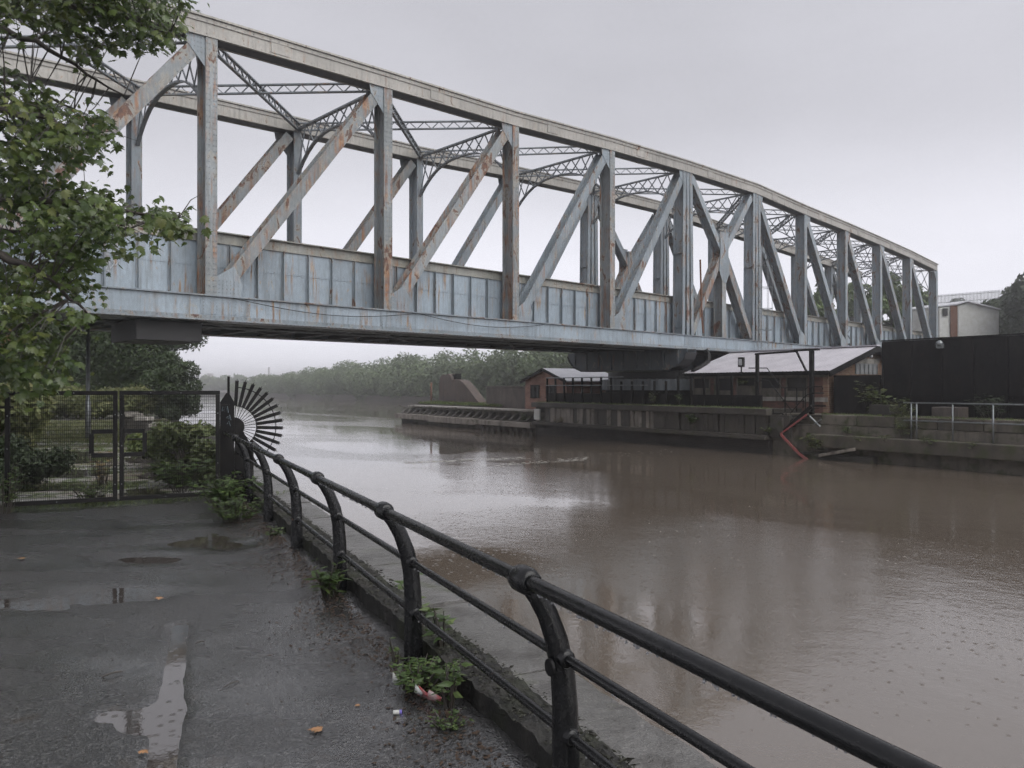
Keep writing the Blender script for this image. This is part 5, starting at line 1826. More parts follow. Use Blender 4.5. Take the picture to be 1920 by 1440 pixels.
# dark moss and dead leaves matted on the kerb
n = 9000
kk = -1.2 + 8 * g.random(n) ** 1.3
oo = 0.07 + 0.26 * g.random(n)
P = np.array([tuple(rail(a, b, 0.185 + 0.02 * c_)) for a, b, c_ in zip(kk, oo, g.random(n))])
side_ = g.random(n) < 0.25
P[side_] = np.array([tuple(rail(a, 0.325, 0.02 + 0.17 * c_)) for a, c_ in zip(kk[side_], g.random(side_.sum()))])
an = g.random(n) * 6.283
D = np.stack([np.cos(an), np.sin(an), 0.5 * g.random(n)], 1)
N_ = np.tile(np.array([0, 0, 1.0]), (n, 1)) + g.normal(size=(n, 3)) * 0.6
v, nt = leaf_tris(n, P, D, N_, 0.012 + 0.03 * g.random(n) ** 2, g)
tag(link('kerb_moss', fast_mesh('kerb_moss', v, 3, np.repeat(g.random(n), nt)), simple('kerb_moss_mat', (0.020, 0.022, 0.010), (0.012, 0.010, 0.008), 0.7, 30, 0.0)), 'black-green moss and rotting leaves matted on the kerb', 'moss', kind='stuff')
# small chips and grit all over the path
n = 3200
P = np.array([tuple(rail(-1 + 8 * a, -5.0 * b ** 1.3, path_z(rail(-1 + 8 * a, -5.0 * b ** 1.3)) + 0.004)) for a, b in g.random((n, 2))])
an = g.random(n) * 6.283
D = np.stack([np.cos(an), np.sin(an), 0.1 * g.random(n)], 1)
N_ = np.tile(np.array([0, 0, 1.0]), (n, 1)) + g.normal(size=(n, 3)) * 0.25
v, nt = leaf_tris(n, P, D, N_, 0.008 + 0.018 * g.random(n) ** 3, g)
tag(link('path_grit', fast_mesh('path_grit', v, 3, np.repeat(g.random(n), nt)), simple('dark_grit', (0.05, 0.035, 0.025), (0.012, 0.011, 0.010), 0.5, 60, 0.0)), 'scattered dark chips and grit on the wet path', 'grit', kind='stuff')
def fallen(u, v, s_, mat_, label, seed):
    gg = np.random.default_rng(seed)
    c = G(u, v)
    a = gg.random() * 6.28
    vv, nt_ = leaf_tris(1, np.array([[c.x, c.y, 0.016]]), np.array([[math.cos(a), math.sin(a), 0.12]]), np.array([[0.1, 0.05, 1.0]]), np.array([s_]), gg, 0.15, True)
    tag(link('fallen_leaf', fast_mesh('fallen_leaf', vv, 3), mat_), label, 'leaf', 'fallen leaves on the path')
fallen(605, 1370, 0.075, 'brown_leaf', 'curled brown fallen leaf alone on the path', 1)
fallen(752, 1360, 0.055, 'pale_leaf', 'pale green fallen leaf near the litter', 2)
fallen(905, 1395, 0.05, 'brown_leaf', 'brown leaf scrap near the front railing post', 3)
fallen(265, 1412, 0.05, 'brown_leaf', 'yellowish leaf beside the long puddle', 4)
fallen(300, 1122, 0.07, 'brown_leaf', 'small orange leaf by the dark wet patch', 5)
fallen(48, 1048, 0.08, 'brown_leaf', 'orange leaf at the far left of the path', 6)
fallen(674, 1325, 0.03, 'brown_leaf', 'tiny reddish leaf scrap on the path', 7)
def stick(u, v, u2, v2, r_, label, mat_='twig'):
    a, b = G(u, v), G(u2, v2)
    mb = MB()
    mb.tube([a + V((0, 0, 0.012)), lerp(a, b, 0.5) + V((0.004, 0.01, 0.018)), b + V((0, 0, 0.012))], r_, 5)
    tag(mb.build('stick', mat_), label, 'twig', 'twigs on the path')
M['wood_chip'] = simple('pale_wood_chip', (0.34, 0.21, 0.10), (0.22, 0.13, 0.06), 0.6, 30, 0.1)
stick(192, 1272, 230, 1262, 0.005, 'dark twig left of the puddle')
stick(366, 1210, 384, 1205, 0.004, 'short dark twig right of the puddle head')
stick(420, 1292, 448, 1280, 0.003, 'thin twig on the open path')
stick(510, 1095, 545, 1097, 0.005, 'curved twig in the far wet patch')
stick(790, 1370, 812, 1366, 0.006, 'reddish wood splinter on the path', 'wood_chip')
stick(818, 1350, 838, 1366, 0.006, 'pale wood splinter below the tape litter', 'wood_chip')
stick(806, 1361, 824, 1349, 0.005, 'thin pale splinter crossing another', 'wood_chip')
stick(920, 1385, 936, 1383, 0.006, 'yellow wood chip near the front post', 'wood_chip')
# red and white tape litter
tp = thing('barrier_tape', 'crumpled red and white barrier tape in the weeds', 'tape', rail(0.74, -0.14, 0.07))
def ribbon(pts, w, mat_, nm):
    mb = MB()
    for i, p in enumerate(pts):
        mb.v += [tuple(p - V((0, 0, 0)) + V((0, w * 0.2, 0))), tuple(p + V((0.01, -w * 0.3, w * (0.8 if i % 2 else 0.5))))]
    for i in range(len(pts) - 1): mb.f.append((2 * i, 2 * i + 2, 2 * i + 3, 2 * i + 1))
    o = mb.build(nm, mat_, tp, smooth=True)
    s_ = o.modifiers.new('solid', 'SOLIDIFY')
    s_.thickness = 0.001
def gg_(k, o, z):
    p = rail(k, o)
    p.z = path_z(p) + z
    return p
ribbon([gg_(0.80, -0.13, 0.02), gg_(0.775, -0.15, 0.035), gg_(0.75, -0.13, 0.02), gg_(0.72, -0.15, 0.03), gg_(0.69, -0.12, 0.02), gg_(0.66, -0.13, 0.035), gg_(0.62, -0.09, 0.03)], 0.085, 'red_soft', 'red_strip')
ribbon([gg_(0.86, -0.20, 0.03), gg_(0.84, -0.22, 0.05), gg_(0.82, -0.19, 0.03), gg_(0.805, -0.18, 0.02)], 0.09, 'white', 'white_end')
ribbon([gg_(0.73, -0.15, 0.03), gg_(0.715, -0.17, 0.06), gg_(0.70, -0.14, 0.03)], 0.07, 'white', 'white_fold')
mb = MB()
a = gg_(0.70, -0.27, -0.004)
mb.tube([a + V((-0.02, 0, 0.014)), a + V((0.012, 0.004, 0.014))], 0.012, 8)
lt = mb.build('plastic_lighter', 'white', smooth=True)
tag(lt, 'small white and purple plastic stub on the path', 'litter')
mb = MB()
mb.tube([a + V((0.0125, 0.004, 0.014)), a + V((0.024, 0.006, 0.014))], 0.0125, 8)
mb.build('purple_end', 'purple', lt, smooth=True)

# ------------------------------------------------------------------ maple in the upper left
mp_ = thing('maple_tree', 'overhanging maple tree with wet green leaves at the upper left', 'tree', (-9.6, 8.3, 0))
trunk = V((-9.6, 8.3, 0))
bk_ = MB()
bk_.tube([trunk + V((0, 0, -0.2)), trunk + V((0.05, 0, 1.5)), trunk + V((0.15, 0.1, 3.5)), trunk + V((0.3, 0.15, 6.0)), trunk + V((0.35, 0.2, 9.0))], [0.30, 0.24, 0.20, 0.14, 0.06], 12)
bk_.build('trunk', 'bark', mp_, smooth=True)
rm = random.Random(11)
boughs = [
    [(-620, 300, 8.3), (-250, -20, 8.2), (40, -20, 8.2), (200, 25, 8.4), (318, 62, 8.6)],
    [(-620, 380, 8.3), (-300, 40, 8.6), (-60, 20, 8.8), (90, 90, 9.0), (232, 178, 9.2)],
    [(-620, 420, 8.3), (-300, 220, 8.0), (-40, 200, 7.8), (80, 220, 7.9), (180, 262, 8.1)],
    [(-620, 500, 8.3), (-250, 400, 8.2), (0, 380, 8.2), (160, 380, 8.4), (335, 408, 8.6)],
    [(-620, 620, 8.3), (-250, 500, 7.9), (-20, 470, 7.7), (90, 520, 7.8), (165, 590, 8.0)],
    [(-620, 700, 8.3), (-300, 620, 8.6), (-60, 600, 8.8), (40, 640, 9.0), (100, 700, 9.2)],
    [(-620, 350, 8.3), (-400, 150, 9.5), (-150, 120, 10.0), (50, 160, 10.2), (150, 210, 10.3)],
    [(-620, 550, 8.3), (-350, 430, 9.6), (-100, 420, 10.0), (80, 440, 10.1), (240, 430, 10.0)],
]
bp3 = []
lm = MB()
for bo in boughs:
    pts = [S(*q) for q in bo]
    # smooth the path
    sm_p = []
    for i in range(len(pts) - 1):
        for q in range(6):
            sm_p.append(lerp(pts[i], pts[i + 1], q / 6) + V((rm.uniform(-.03, .03), rm.uniform(-.03, .03), rm.uniform(-.03, .03))))
    sm_p.append(pts[-1])
    rr_ = [0.075 * (1 - i / len(sm_p)) + 0.006 for i in range(len(sm_p))]
    lb = MB()
    lb.tube(sm_p, rr_, 7)
    lb.build('bough', 'bark', mp_, smooth=True)
    bp3 += sm_p
bpa = np.array([tuple(p) for p in bp3])
# where foliage hangs, seen from the path (outline in sighting coordinates), spread 3.5 m in depth
OUTL = [(-420, -120), (338, -60), (330, 85), (300, 95), (255, 62), (170, 85), (228, 180), (205, 190), (110, 120), (60, 128), (186, 232), (205, 262), (160, 318), (206, 352), (225, 392), (338, 395), (345, 420), (300, 440), (240, 455), (165, 470), (140, 505), (168, 545), (172, 600), (118, 640), (108, 700), (60, 725), (-420, 720)]
def inside(u, v, poly):
    c = False
    n_ = len(poly)
    for i in range(n_):
        x1, y1 = poly[i]
        x2, y2 = poly[(i + 1) % n_]
        if (y1 > v) != (y2 > v) and u < (x2 - x1) * (v - y1) / (y2 - y1) + x1: c = not c
    return c
GAPS = [(45, 95, 105, 50), (140, 140, 90, 34), (10, 60, 60, 44), (185, 290, 34, 28), (150, 335, 34, 20), (190, 480, 34, 22), (100, 300, 18, 13), (60, 425, 20, 12), (135, 430, 26, 12), (60, 560, 20, 14), (20, 330, 22, 12), (110, 640, 24, 14)]
cl = []
while len(cl) < 580:
    u, v = rm.uniform(-420, 345), rm.uniform(-110, 722)
    if u < 0 and rm.random() < 0.62: continue
    if not inside(u, v, OUTL): continue
    if any(((u - a) / c) ** 2 + ((v - b) / d) ** 2 < 1 for a, b, c, d in GAPS) and rm.random() < 0.93: continue
    cl.append(S(u, v, 7.4 + 3.0 * rm.random() ** 1.2))
tw = MB()
g = np.random.default_rng(31)
LP, LD, LN, LS, LV = [], [], [], [], []
for c in cl:
    dd = np.linalg.norm(bpa - np.array(c), axis=1)
    j = int(dd.argmin())
    q = V(bpa[j])
    md = lerp(q, c, 0.5) + V((rm.uniform(-.08, .08), rm.uniform(-.08, .08), 0.06))
    tw.tube([q, md, c], [0.010, 0.006, 0.003], 4, False)
    dirn = (c - q).normalized() if (c - q).length > 1e-3 else V((1, 0, 0))
    nl = rm.randint(20, 30)
    shade = rm.random()
    for _ in range(nl):
        o_ = V((g.normal() * 0.11, g.normal() * 0.12, g.normal() * 0.075)) + dirn * g.normal() * 0.08
        hd = V((g.normal() + 0.5, g.normal() - 0.25, -0.55 - 0.5 * rm.random())).normalized()
        nn = V((g.normal() * 0.5 + 0.15, g.normal() * 0.5 - 0.35, 0.9))
        nn = (nn - hd * nn.dot(hd)).normalized()
        LP.append(tuple(c + o_)); LD.append(tuple(hd)); LN.append(tuple(nn))
        LS.append(rm.uniform(0.05, 0.115) + 0.02 * rm.random() ** 3); LV.append(min(1, max(0, 0.45 * shade + 0.55 * rm.random())))
# bare twigs against the sky
for _ in range(60):
    j = rm.randrange(len(bp3))
    q = bp3[j]
    e = q + V((rm.uniform(-.2, .6), rm.uniform(-.3, .3), rm.uniform(-.5, .35)))
    tw.tube([q, lerp(q, e, 0.5) + V((0, 0, 0.06)), e], [0.008, 0.005, 0.002], 4, False)
tw.build('twigs', 'twig', mp_)['kind'] = 'stuff'
LP, LD, LN, LS, LV = map(np.array, (LP, LD, LN, LS, LV))
# the nearest leaves in view are single leaves, the others one mass of foliage
uu = 960 + LP[:, 0] / LP[:, 1] * FPX
vv_ = HZ - (LP[:, 2] - EYE) / LP[:, 1] * FPX
score = LP[:, 1] + np.where((uu > 5) & (vv_ > 5) & (vv_ < 740), 0, 100)
order = np.argsort(score)
single, rest = order[:280], order[280:]
n = len(rest)
v, nt = leaf_tris(n, LP[rest], LD[rest], LN[rest], LS[rest], g, 0.22, True)
fo = link('foliage', fast_mesh('foliage', v, 3, np.repeat(LV[rest], nt)), 'maple', mp_)
fo['kind'] = 'stuff'
lme = []
for q in range(5):
    vq, ntq = leaf_tris(1, np.zeros((1, 3)), np.array([[1.0, 0, 0]]), np.array([[0, 0, 1.0]]), np.array([1.0]), g, 0.16 + 0.05 * q, True)
    me = fast_mesh('leaf', vq, 3, np.full(ntq, 0.15 + 0.2 * q))
    me.materials.append(M['maple'])
    lme.append(me)
for j in single:
    x, z = V(LD[j]), V(LN[j])
    y = z.cross(x)
    mt = Matrix((x, y, z)).transposed()
    o = bpy.data.objects.new('leaf', lme[min(4, int(LV[j] * 5))])
    col.objects.link(o)
    o.location = LP[j]
    o.rotation_euler = mt.to_euler()
    o.scale = (LS[j],) * 3
    o.parent = mp_
    o.matrix_parent_inverse = Matrix.Translation(-V(mp_.location))
# bunches of brown keys
P, D = [], []
for _ in range(26):
    c = rm.choice(cl)
    for q in range(14):
        P.append((c.x + g.normal() * 0.05, c.y - 0.12 + g.normal() * 0.05, c.z + g.normal() * 0.06))
        D.append((g.normal(), g.normal(), -1.2))
P, D = np.array(P), np.array(D)
D /= np.linalg.norm(D, axis=1)[:, None]
N_ = g.normal(size=P.shape)
N_ -= D * (N_ * D).sum(1)[:, None]
N_ /= np.linalg.norm(N_, axis=1)[:, None]
v, nt = leaf_tris(len(P), P, D, N_, 0.035 + 0.02 * g.random(len(P)), g)
link('winged_keys', fast_mesh('winged_keys', v, 3, np.repeat(g.random(len(P)), nt)), 'keys', mp_)['kind'] = 'stuff'

# ------------------------------------------------------------------ trees and shrubs
def tree(name, label, base, h, r_, n, size, seed, mat_, group=None, low=0.25, squash=1.0, nb=16, extra=()):
    g = random.Random(seed)
    base = V(base)
    th = thing(name, label, 'tree', base, group)
    t_ = MB()
    top = base + V((g.uniform(-.3, .3), g.uniform(-.3, .3), h * 0.8))
    t_.tube([base - V((0, 0, 0.2)), lerp(base, top, 0.4) + V((g.uniform(-.2, .2), 0, 0)), top], [h * 0.028, h * 0.02, h * 0.006], 8)
    blobs = []
    for i in range(nb):
        f = low + (1 - low) * (i + 0.5) / nb
        z = h * f
        env = math.sin(math.pi * min(1, max(0.05, (f - low) / (1 - low) * 0.86 + 0.14))) ** 0.7
        a = g.uniform(0, 6.283)
        d = r_ * env * g.uniform(0.25, 0.75)
        br_ = r_ * g.uniform(0.30, 0.46) * (0.6 + 0.4 * env)
        c = base + V((math.cos(a) * d, math.sin(a) * d, z - br_ * 0.3))
        blobs.append((c.x, c.y, c.z, br_, 0.8 * squash))
        t_.tube([lerp(base, top, min(0.95, f * 0.9)), lerp(lerp(base, top, f), c, 0.6) + V((0, 0, 0.1)), c], [h * 0.010, h * 0.006, 0.01], 5, False)
    for e in extra: blobs.append(e)
    t_.build('trunk', 'bark', th)
    link('crown', crown_mesh('crown', blobs, n, size, seed), mat_, th)
    return th

tree('bank_tree', 'big hazy tree behind the lamp post under the aqueduct', S(140, 790, 53).xy.to_3d(), 11.2, 5.4, 36000, 0.115, 41, 'tree', 'trees on the left bank', 0.22)
tree('bank_tree', 'rounded tree leaning over the water at the end of the left bank', S(264, 780, 52).xy.to_3d(), 10.6, 4.2, 36000, 0.12, 42, 'tree', 'trees on the left bank', 0.1)
tree('bank_tree', 'dark tree behind the maple at the far left', S(20, 800, 52).xy.to_3d(), 10.5, 5.0, 26000, 0.115, 43, 'tree', 'trees on the left bank', 0.05)
tree('bank_tree', 'distant tree between the two larger bank trees', S(205, 770, 68).xy.to_3d(), 11.0, 5.5, 26000, 0.16, 44, 'tree', 'trees on the left bank', 0.05)
# branch drooping to the water
p = S(338, 735, 42)
tree('bank_tree', 'low willowy tree drooping towards the water', S(322, 775, 43).xy.to_3d(), 3.6, 1.7, 9000, 0.10, 45, 'tree', 'trees on the left bank', 0.0)

def shrub(name, label, c, rx, h, n, size, seed, mat_='shrub', group=None):
    g = random.Random(seed)
    c = V((c[0], c[1], 0))
    th = thing(name, label, 'shrub', c, group)
    st_ = MB()
    blobs = []
    for i in range(9):
        a, d = g.uniform(0, 6.283), rx * g.uniform(0.1, 0.75)
        z = h * g.uniform(0.18, 0.75)
        b_ = rx * g.uniform(0.28, 0.45)
        p_ = c + V((math.cos(a) * d, math.sin(a) * d, z))
        blobs.append((p_.x, p_.y, p_.z, b_, min(1.4, 0.55 * h / rx)))
        st_.tube([c, lerp(c, p_, 0.5) + V((0, 0, 0.1)), p_], [0.03, 0.02, 0.008], 5, False)
    st_.build('stem', 'bark', th)
    link('foliage', crown_mesh('foliage', blobs, n, size, seed, shell=0.35), mat_, th)
    return th
shrub('shrub', 'leafy green shrub right behind the right gate leaf', S(352, 900, 13.2), 0.62, 1.15, 3000, 0.06, 51)
shrub('shrub', 'shrub against the quay side behind the gate hinge', S(385, 900, 14.5), 0.55, 1.15, 2400, 0.06, 52)
shrub('shrub', 'shrub in front of the broken stone pillars', S(318, 890, 16.5), 0.8, 1.15, 3000, 0.07, 53)
shrub('conifer_shrub', 'dark low evergreen bush behind the left gate leaf', S(38, 870, 13.0), 0.75, 0.95, 4200, 0.05, 54, 'dark_tree')
for q, (u, Y, rx, h, lab) in enumerate([(45, 41, 3.2, 2.1, 'tall weedy shrub far behind the left gate leaf'), (125, 42, 3.1, 2.0, 'weedy shrub behind the gate near the lamp post'), (195, 42, 2.7, 1.8, 'low weedy shrub left of the stone pillars'), (250, 44, 2.5, 1.8, 'shrub growing behind the stone pillars'), (-30, 17, 1.2, 2.2, 'shrub beside the pale gate pier')]):
    shrub('shrub', lab, S(u, 800, Y), rx, h, 5600, 0.10, 60 + q, 'pale_weed')
plant('leafy_weed', 'pale green broad weed just inside the right gate leaf', 'weed', S(345, 935, 12.4).xy.to_3d(), 0.55, 0.5, 30, 260, 0.15, 70)
plant('leafy_weed', 'grassy tuft at the middle of the gate', 'weed', S(170, 945, 11.4).xy.to_3d(), 0.25, 0.3, 30, 160, 0.09, 71, 'grass')
plant('dry_weed', 'dry straw coloured weed behind the gate meeting stiles', 'weed', S(192, 905, 13.2).xy.to_3d(), 0.6, 0.18, 20, 120, 0.08, 72, 'dry')
plant('leafy_weed', 'ivy and weeds at the foot of the pale gate pier', 'weed', S(8, 955, 10.3).xy.to_3d(), 0.7, 0.35, 26, 300, 0.07, 73)
gA = lambda a, b: tuple(V((-7.6 + a * 4.0, 0, -0.03)) + V((0, 10.1 + (a * 4.0) * 0.46 + 0.55 * b, 0)))
grass_patch('gate_grass', 'strip of grass along the foot of the mesh gate', gA, 2600, 0.07, 8, w=0.006)
def gB(a, b):
    Y = 12 + 13 * b
    p = S(-20 + 330 * a, 0, Y)
    return (p.x, p.y, -0.06)
gg2 = np.random.default_rng(99)
def gB2(a, b):
    for _ in range(6):
        x = gB(a, b)
        if mnoise.noise(V((x[0] * 0.45, x[1] * 1.1, 4.4))) > 0.02 and math.sin(x[1] * 2.6 + 0.3 * x[0]) > 0.35: return x
        a, b = gg2.random(2)
    return x
grass_patch('yard_grass', 'patchy grass growing over the yard behind the gate', gB2, 2600, 0.075, 9, w=0.009)
gC = lambda a, b: tuple(S(20 + 260 * a, 0, 24 + 15 * b).xy.to_3d() + V((0, 0, -0.06)))
grass_patch('verge_grass', 'brighter grass verge at the back of the yard', gC, 9000, 0.13, 10, 'pale_weed', w=0.014)
# stone pillars of the old fence beyond the gate
for q, (u, Y, h, w) in enumerate([(243, 24.5, 0.80, 0.34), (252, 22.3, 0.82, 0.30), (270, 20.3, 0.80, 0.32), (304, 17.6, 0.76, 0.36)]):
    lab = ['farthest stumpy stone pillar of the old fence', 'third stumpy stone pillar with pale cap', 'second stumpy stone pillar with pale cap', 'nearest stumpy stone pillar beside the shrub'][q]
    p = S(u, 800, Y).xy.to_3d()
    th = thing('stone_pillar', lab, 'pillar', p, 'old stone fence pillars beyond the gate')
    mb = MB(); mb.box(p.x - w / 2, p.x + w / 2, p.y - w / 2, p.y + w / 2, -0.05, h); mb.build('shaft', 'dark_wall', th, bevel=0.03)
    mb = MB(); mb.box(p.x - w * 0.62, p.x + w * 0.62, p.y - w * 0.62, p.y + w * 0.62, h, h + 0.10); mb.build('cap', 'concrete_pale', th, bevel=0.03)
mb = MB()
pA, pB_ = S(306, 0, 17.4).xy.to_3d(), S(398, 0, 13.4).xy.to_3d()
mb.beam(pA + V((0, 0, 0.35)), pB_ + V((0, 0, 0.42)), 0.35, 0.8, RO)
tag(mb.build('low_stone_wall', 'dark_wall', bevel=0.04), 'low dark stone wall behind the shrub at the quay side', 'wall')
# lamp post
lp = thing('lamp_post', 'thin grey lamp post among the trees behind the gate', 'lamp post', S(165, 800, 25).xy.to_3d())
p = S(165, 800, 25).xy.to_3d()
mb = MB(); mb.tube([p - V((0, 0, 0.1)), p + V((0, 0, 1.2)), p + V((0, 0, 1.25)), p + V((0, 0, 4.9))], [0.085, 0.085, 0.06, 0.05], 8)
mb.build('pole', 'galv', lp, smooth=True)
mb = MB(); mb.obox(p + V((0.25, 0, 4.93)), (0.35, 0, 0.03), (0, 0.1, 0), (0, 0, 0.05)); mb.build('lantern', 'galv', lp, bevel=0.02)

# island plants
def iplant(u, v, m_, h, spread, nst, nl, size, seed, label, mat_='weed'):
    p = Q(u, v, m_)
    return plant('island_weed', label, 'weed', p, h, spread, nst, nl, size, seed, mat_, 'weeds rooted in the island walls')
iplant(1640, 782, 2.3, 1.55, 0.75, 16, 200, 0.24, 80, 'tall leafy bush against the black plate wall', 'shrub')
iplant(1690, 792, 1.0, 0.95, 0.7, 30, 360, 0.12, 81, 'trailing green weed beside the galvanised railing', 'shrub')
iplant(1700, 822, 0.5, 0.8, 0.55, 24, 260, 0.10, 82, 'brownish trailing weed at the foot of the galvanised railing', 'shrub')
iplant(1530, 846, -0.05, 0.75, 0.55, 14, 120, 0.20, 83, 'leafy weed hanging over the water by the red strip', 'shrub')
iplant(1551, 783, 0.9, 0.22, 0.3, 14, 90, 0.10, 84, 'low bright weed on the terrace edge by the shed')
iplant(1590, 816, 0.3, 0.35, 0.2, 6, 30, 0.18, 85, 'light green sprout on the concrete ledge')
iplant(1298, 795, 0.18, 0.5, 0.5, 14, 120, 0.17, 86, 'fern sprouting from the plank fender wall')
iplant(1226, 754, 0.6, 0.55, 0.3, 10, 70, 0.13, 87, 'dark weed on the deck edge below the pivot', 'shrub')
iplant(1271, 754, 0.6, 0.45, 0.22, 8, 60, 0.12, 88, 'yellowish weed on the deck edge left of the shed')
iplant(985, 790, 0.3, 0.55, 0.35, 12, 90, 0.13, 89, 'yellow-green weed beside the white board')
iplant(1048, 795, 0.05, 0.45, 0.6, 24, 150, 0.10, 90, 'dry brownish tuft on the fender ledge', 'dry')
iplant(1395, 722, 2.2, 0.3, 0.4, 12, 80, 0.12, 91, 'dark weed on the shed window sill', 'shrub')
iplant(1860, 785, 1.6, 0.9, 0.9, 30, 320, 0.14, 92, 'dark bush at the foot of the black wall far right', 'dark_tree')
for q, (u, v, m_, lab) in enumerate([(1612, 828, 0.05, 'small fern hanging from the lower ledge under the shrub'), (1660, 830, 0.05, 'trailing weed over the ledge face left of the railing'), (1745, 836, 0.02, 'ragged weed below the first long bay of the railing'), (1820, 842, 0.02, 'dark weed hanging from the ledge near the right end'), (1440, 812, 0.25, 'weed sprouting under the landing rails'), (1345, 772, 0.25, 'weed growing between planks under the shed windows'), (1150, 770, 0.25, 'tuft in the plank fender wall below the girder')]):
    iplant(u, v, m_, 0.32, 0.35, 12, 90, 0.11, 200 + q, lab, 'shrub')
gD = lambda a, b: tuple(I(-4.5 + 17.4 * a, 0.15 + 0.55 * b, 0.72))
grass_patch('deck_edge_moss', 'straggly grass and moss along the deck edge', gD, 1500, 0.09, 12, w=0.012)
gE = lambda a, b: tuple(I(-7 - 14 * a, 0.7 + 0.8 * b, 0.51))
grass_patch('terrace_grass', 'sparse grass on the concrete terrace edge', gE, 1800, 0.10, 13, w=0.012)

# ------------------------------------------------------------------ right bank beyond the bridge
RB = [(1498, 92, 9.0, 3.2, 'pale tree seen through the right half of the truss'), (1545, 86, 8.2, 2.9, 'tree behind the fifth post right of the centre'), (1610, 98, 9.5, 3.6, 'tall pale tree between the right-hand posts'), (1668, 88, 9.0, 3.2, 'tree close behind the end of the bridge'), (1715, 94, 8.6, 3.3, 'tree behind the last bay of the bridge')]
for q, (u, Y, h, r_, lab) in enumerate(RB):
    p = S(u, 0, Y)
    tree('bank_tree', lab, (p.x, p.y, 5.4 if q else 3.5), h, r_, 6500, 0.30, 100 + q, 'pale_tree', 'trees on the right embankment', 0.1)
for q, (u, Y, h, r_, lab) in enumerate([(1790, 104, 8.0, 3.6, 'dark tree behind the white cabin'), (1850, 100, 6.8, 3.6, 'dark rounded tree right of the white cabin roof'), (1905, 84, 7.0, 3.8, 'dark tree at the right edge of the picture'), (1960, 76, 8.5, 4.2, 'dark tree beyond the right edge')]):
    p = S(u, 0, Y)
    tree('bank_tree', lab, (p.x, p.y, 5.4), h, r_, 6500, 0.30, 120 + q, 'dark_tree', 'dark trees on the right embankment', 0.05)
cb = thing('site_cabin', 'white gabled cabin on the right embankment beyond the bridge', 'cabin', S(1815, 640, 80).xy.to_3d() + V((0, 0, 5.9)))
def C(u, v, Y=80): return S(u, v, Y)
mb = MB()
mb.prism([C(1797, 632), C(1873, 634), C(1873, 582), C(1815, 568), C(1797, 573)], (-2.5, 7, 0))
mb.build('wall', 'white', cb)
mb = MB()
pa, pb, pc = C(1792, 572, 79.7), C(1815, 565.5, 79.7), C(1878, 581, 79.7)
mb.prism([pa, pb, pc, pc + V((0, 0, 0.12)), pb + V((0, 0, 0.12)), pa + V((0, 0, 0.12))], (-2.6, 7.4, 0))
mb.build('roof', 'tin_pale', cb)
mb = MB()
mb.prism([C(1762, 632), C(1796, 632), C(1796, 574), C(1762, 577)], (-1.5, 4, 0))
mb.build('side_annex', 'white', cb)
mb = MB()
a, b = C(1782, 632, 79.9), C(1795, 573, 79.9)
mb.box(a.x, b.x, 79.85, 79.95, a.z, b.z)
mb.build('door', 'rust_post', cb)
mb = MB()
a, b = C(1768, 592, 79.9), C(1777, 578, 79.9)
mb.box(a.x, b.x, 79.85, 79.95, a.z, b.z)
mb.build('window', 'soffit', cb)
fc = thing('palisade_fence', 'thin grey palisade fence on the embankment above the cabin', 'fence', S(1800, 640, 92).xy.to_3d() + V((0, 0, 5.9)))
for q in range(46):
    u = 1758 + q * 2.6
    Y = 90
    a = S(u, 570, Y)
    a.z = 5.9
    zt_ = S(u, 553 - 10 * q / 46, Y).z
    mb = MB()
    mb.box(a.x - 0.03, a.x + 0.03, a.y - 0.02, a.y + 0.02, a.z, zt_)
    mb.build('pale', 'grey_wall', fc)
for vv in (556, 568):
    a, b = S(1757, vv, 90.05), S(1877, vv - 9, 90.05)
    mb = MB()
    mb.beam(a, b, 0.03, 0.06, V((0, 1, 0)))
    mb.build('rail', 'grey_wall', fc)
# small dark kiosk behind the truss
p = S(1590, 0, 88)
kx = thing('painted_kiosk', 'small dark kiosk with coloured paint behind the truss posts', 'kiosk', (p.x, p.y, 5.9))
mb = MB(); mb.box(p.x - 1.6, p.x + 1.4, p.y - 1, p.y + 1, 5.9, 9.4); mb.build('wall', 'soffit', kx)
mb = MB(); mb.box(p.x - 1.8, p.x + 1.6, p.y - 1.2, p.y + 1.2, 9.41, 9.6); mb.build('roof', 'black_mat', kx)
mb = MB(); mb.box(p.x + 0.2, p.x + 0.7, p.y - 1.03, p.y - 1.01, 6.6, 8.6); mb.build('red_panel', 'red', kx)
M['teal'] = simple('teal_paint', (0.10, 0.34, 0.34), (0.07, 0.25, 0.26), 0.5, 4, 0.0)
mb = MB(); mb.box(p.x + 0.8, p.x + 1.3, p.y - 1.03, p.y - 1.01, 6.4, 8.8); mb.build('teal_panel', 'teal', kx)

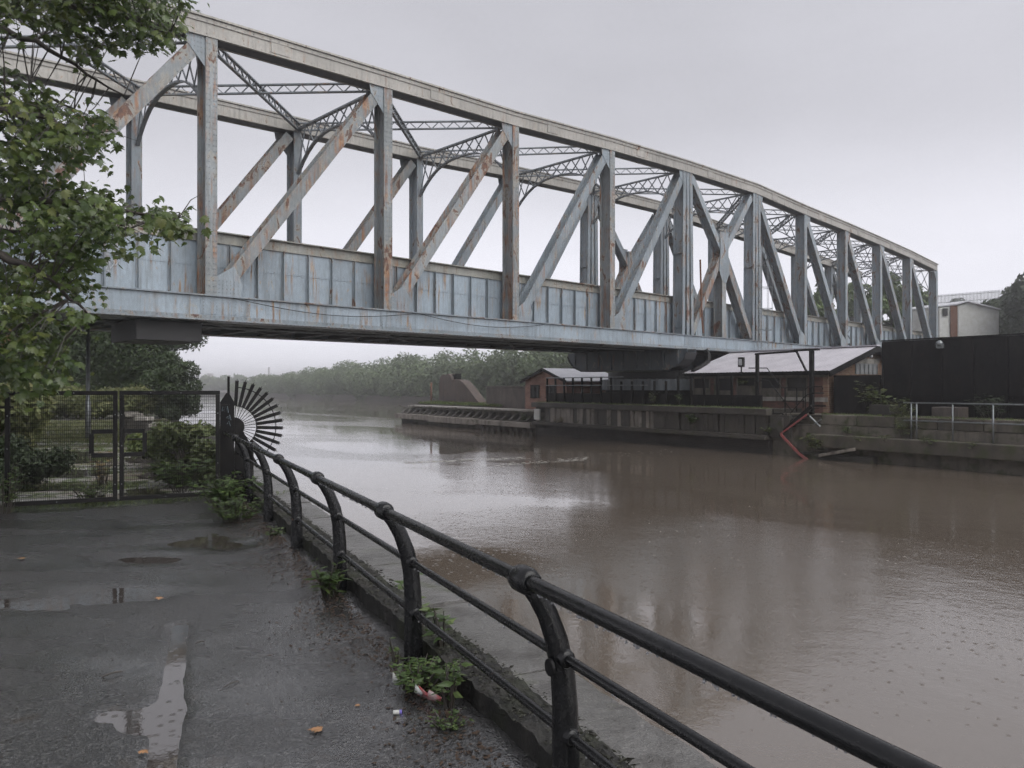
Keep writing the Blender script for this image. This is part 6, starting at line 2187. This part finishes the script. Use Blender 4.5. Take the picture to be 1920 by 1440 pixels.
# far wooded bank: one mass of foliage
g = random.Random(77)
blobs = []
for i in range(230):
    tt = 26 + 215 * (i / 230.0) + g.uniform(-2, 2)
    for row in range(2):
        mm_ = 41.5 + row * 6 + g.uniform(-1.5, 2.5)
        c = I(tt, mm_)
        hmax = float(np.interp(tt, [20, 60, 90, 130, 170, 215, 245], [10.0, 9.4, 8.6, 8.1, 7.0, 5.2, 4.0])) * (0.98 + 0.28 * mnoise.noise(V((tt * 0.16, row * 7.0, 0.5)))) * g.uniform(0.72, 1.12) - (0 if row else 1.8)
        r_ = g.uniform(0.9, 3.0)
        z = hmax - r_
        while z > 0.2:
            blobs.append((c.x + g.uniform(-1, 1), c.y + g.uniform(-1, 1), z, r_ * g.uniform(0.8, 1.1), 0.9))
            z -= r_ * 1.1
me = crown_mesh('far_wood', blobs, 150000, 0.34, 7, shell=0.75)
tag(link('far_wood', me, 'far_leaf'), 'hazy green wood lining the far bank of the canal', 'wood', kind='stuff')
blobs = []
for i in range(60):
    x = -205 + 130 * i / 60 + g.uniform(-2, 2)
    h_ = g.uniform(4.5, 7.0) * (1.0 if i > 25 else 0.9)
    blobs.append((x, 372 + g.uniform(-8, 8), h_ * 0.5, h_ * 0.55, 1.0))
me = crown_mesh('distant_wood', blobs, 14000, 0.9, 8)
tag(link('distant_wood', me, 'far_leaf'), 'faint line of distant trees where the canal bends away', 'wood', kind='stuff')
tb = thing('tower_block', 'faint grey tower block in the rain haze', 'tower block', (-305, 790, -1))
mb = MB(); mb.box(-317, -308.5, 790, 802, -2, 12.5); mb.build('main_block', 'concrete', tb)
mb = MB(); mb.box(-314.5, -310.5, 792, 799, 12.5, 15.5); mb.build('lift_tower', 'concrete', tb)
ms = thing('distant_mast', 'faint slender chimney in the haze above the far trees', 'chimney', (-190, 600, -1))
mb = MB(); mb.tube([(-190, 600, -2), (-190, 600, 9), (-190, 600, 17)], [1.0, 0.8, 0.55], 8); mb.build('stack', 'concrete', ms)
mb = MB(); mb.tube([(-186, 600, -2), (-186, 600, 12)], [0.6, 0.4], 8); mb.build('stack', 'concrete', ms)

# ------------------------------------------------------------------ the wet air
mb = MB()
mb.box(-900, 900, -60, 1100, -4.0, 17.5)
hz = mb.build('haze', None)
t = bpy.data.materials.new('rain_haze')
t.use_nodes = True
nn, ll = t.node_tree.nodes, t.node_tree.links
nn.clear()
ov = nn.new("ShaderNodeOutputMaterial")
pvn = nn.new("ShaderNodeVolumePrincipled")
pvn.inputs['Color'].default_value = (0.985, 0.985, 0.99, 1)
pvn.inputs['Density'].default_value = 0.0016
pvn.inputs['Anisotropy'].default_value = 0.8
ll.new(pvn.outputs[0], ov.inputs['Volume'])
hz.data.materials.append(t)
tag(hz, 'thin pale rain haze filling the air', 'haze', kind='stuff')
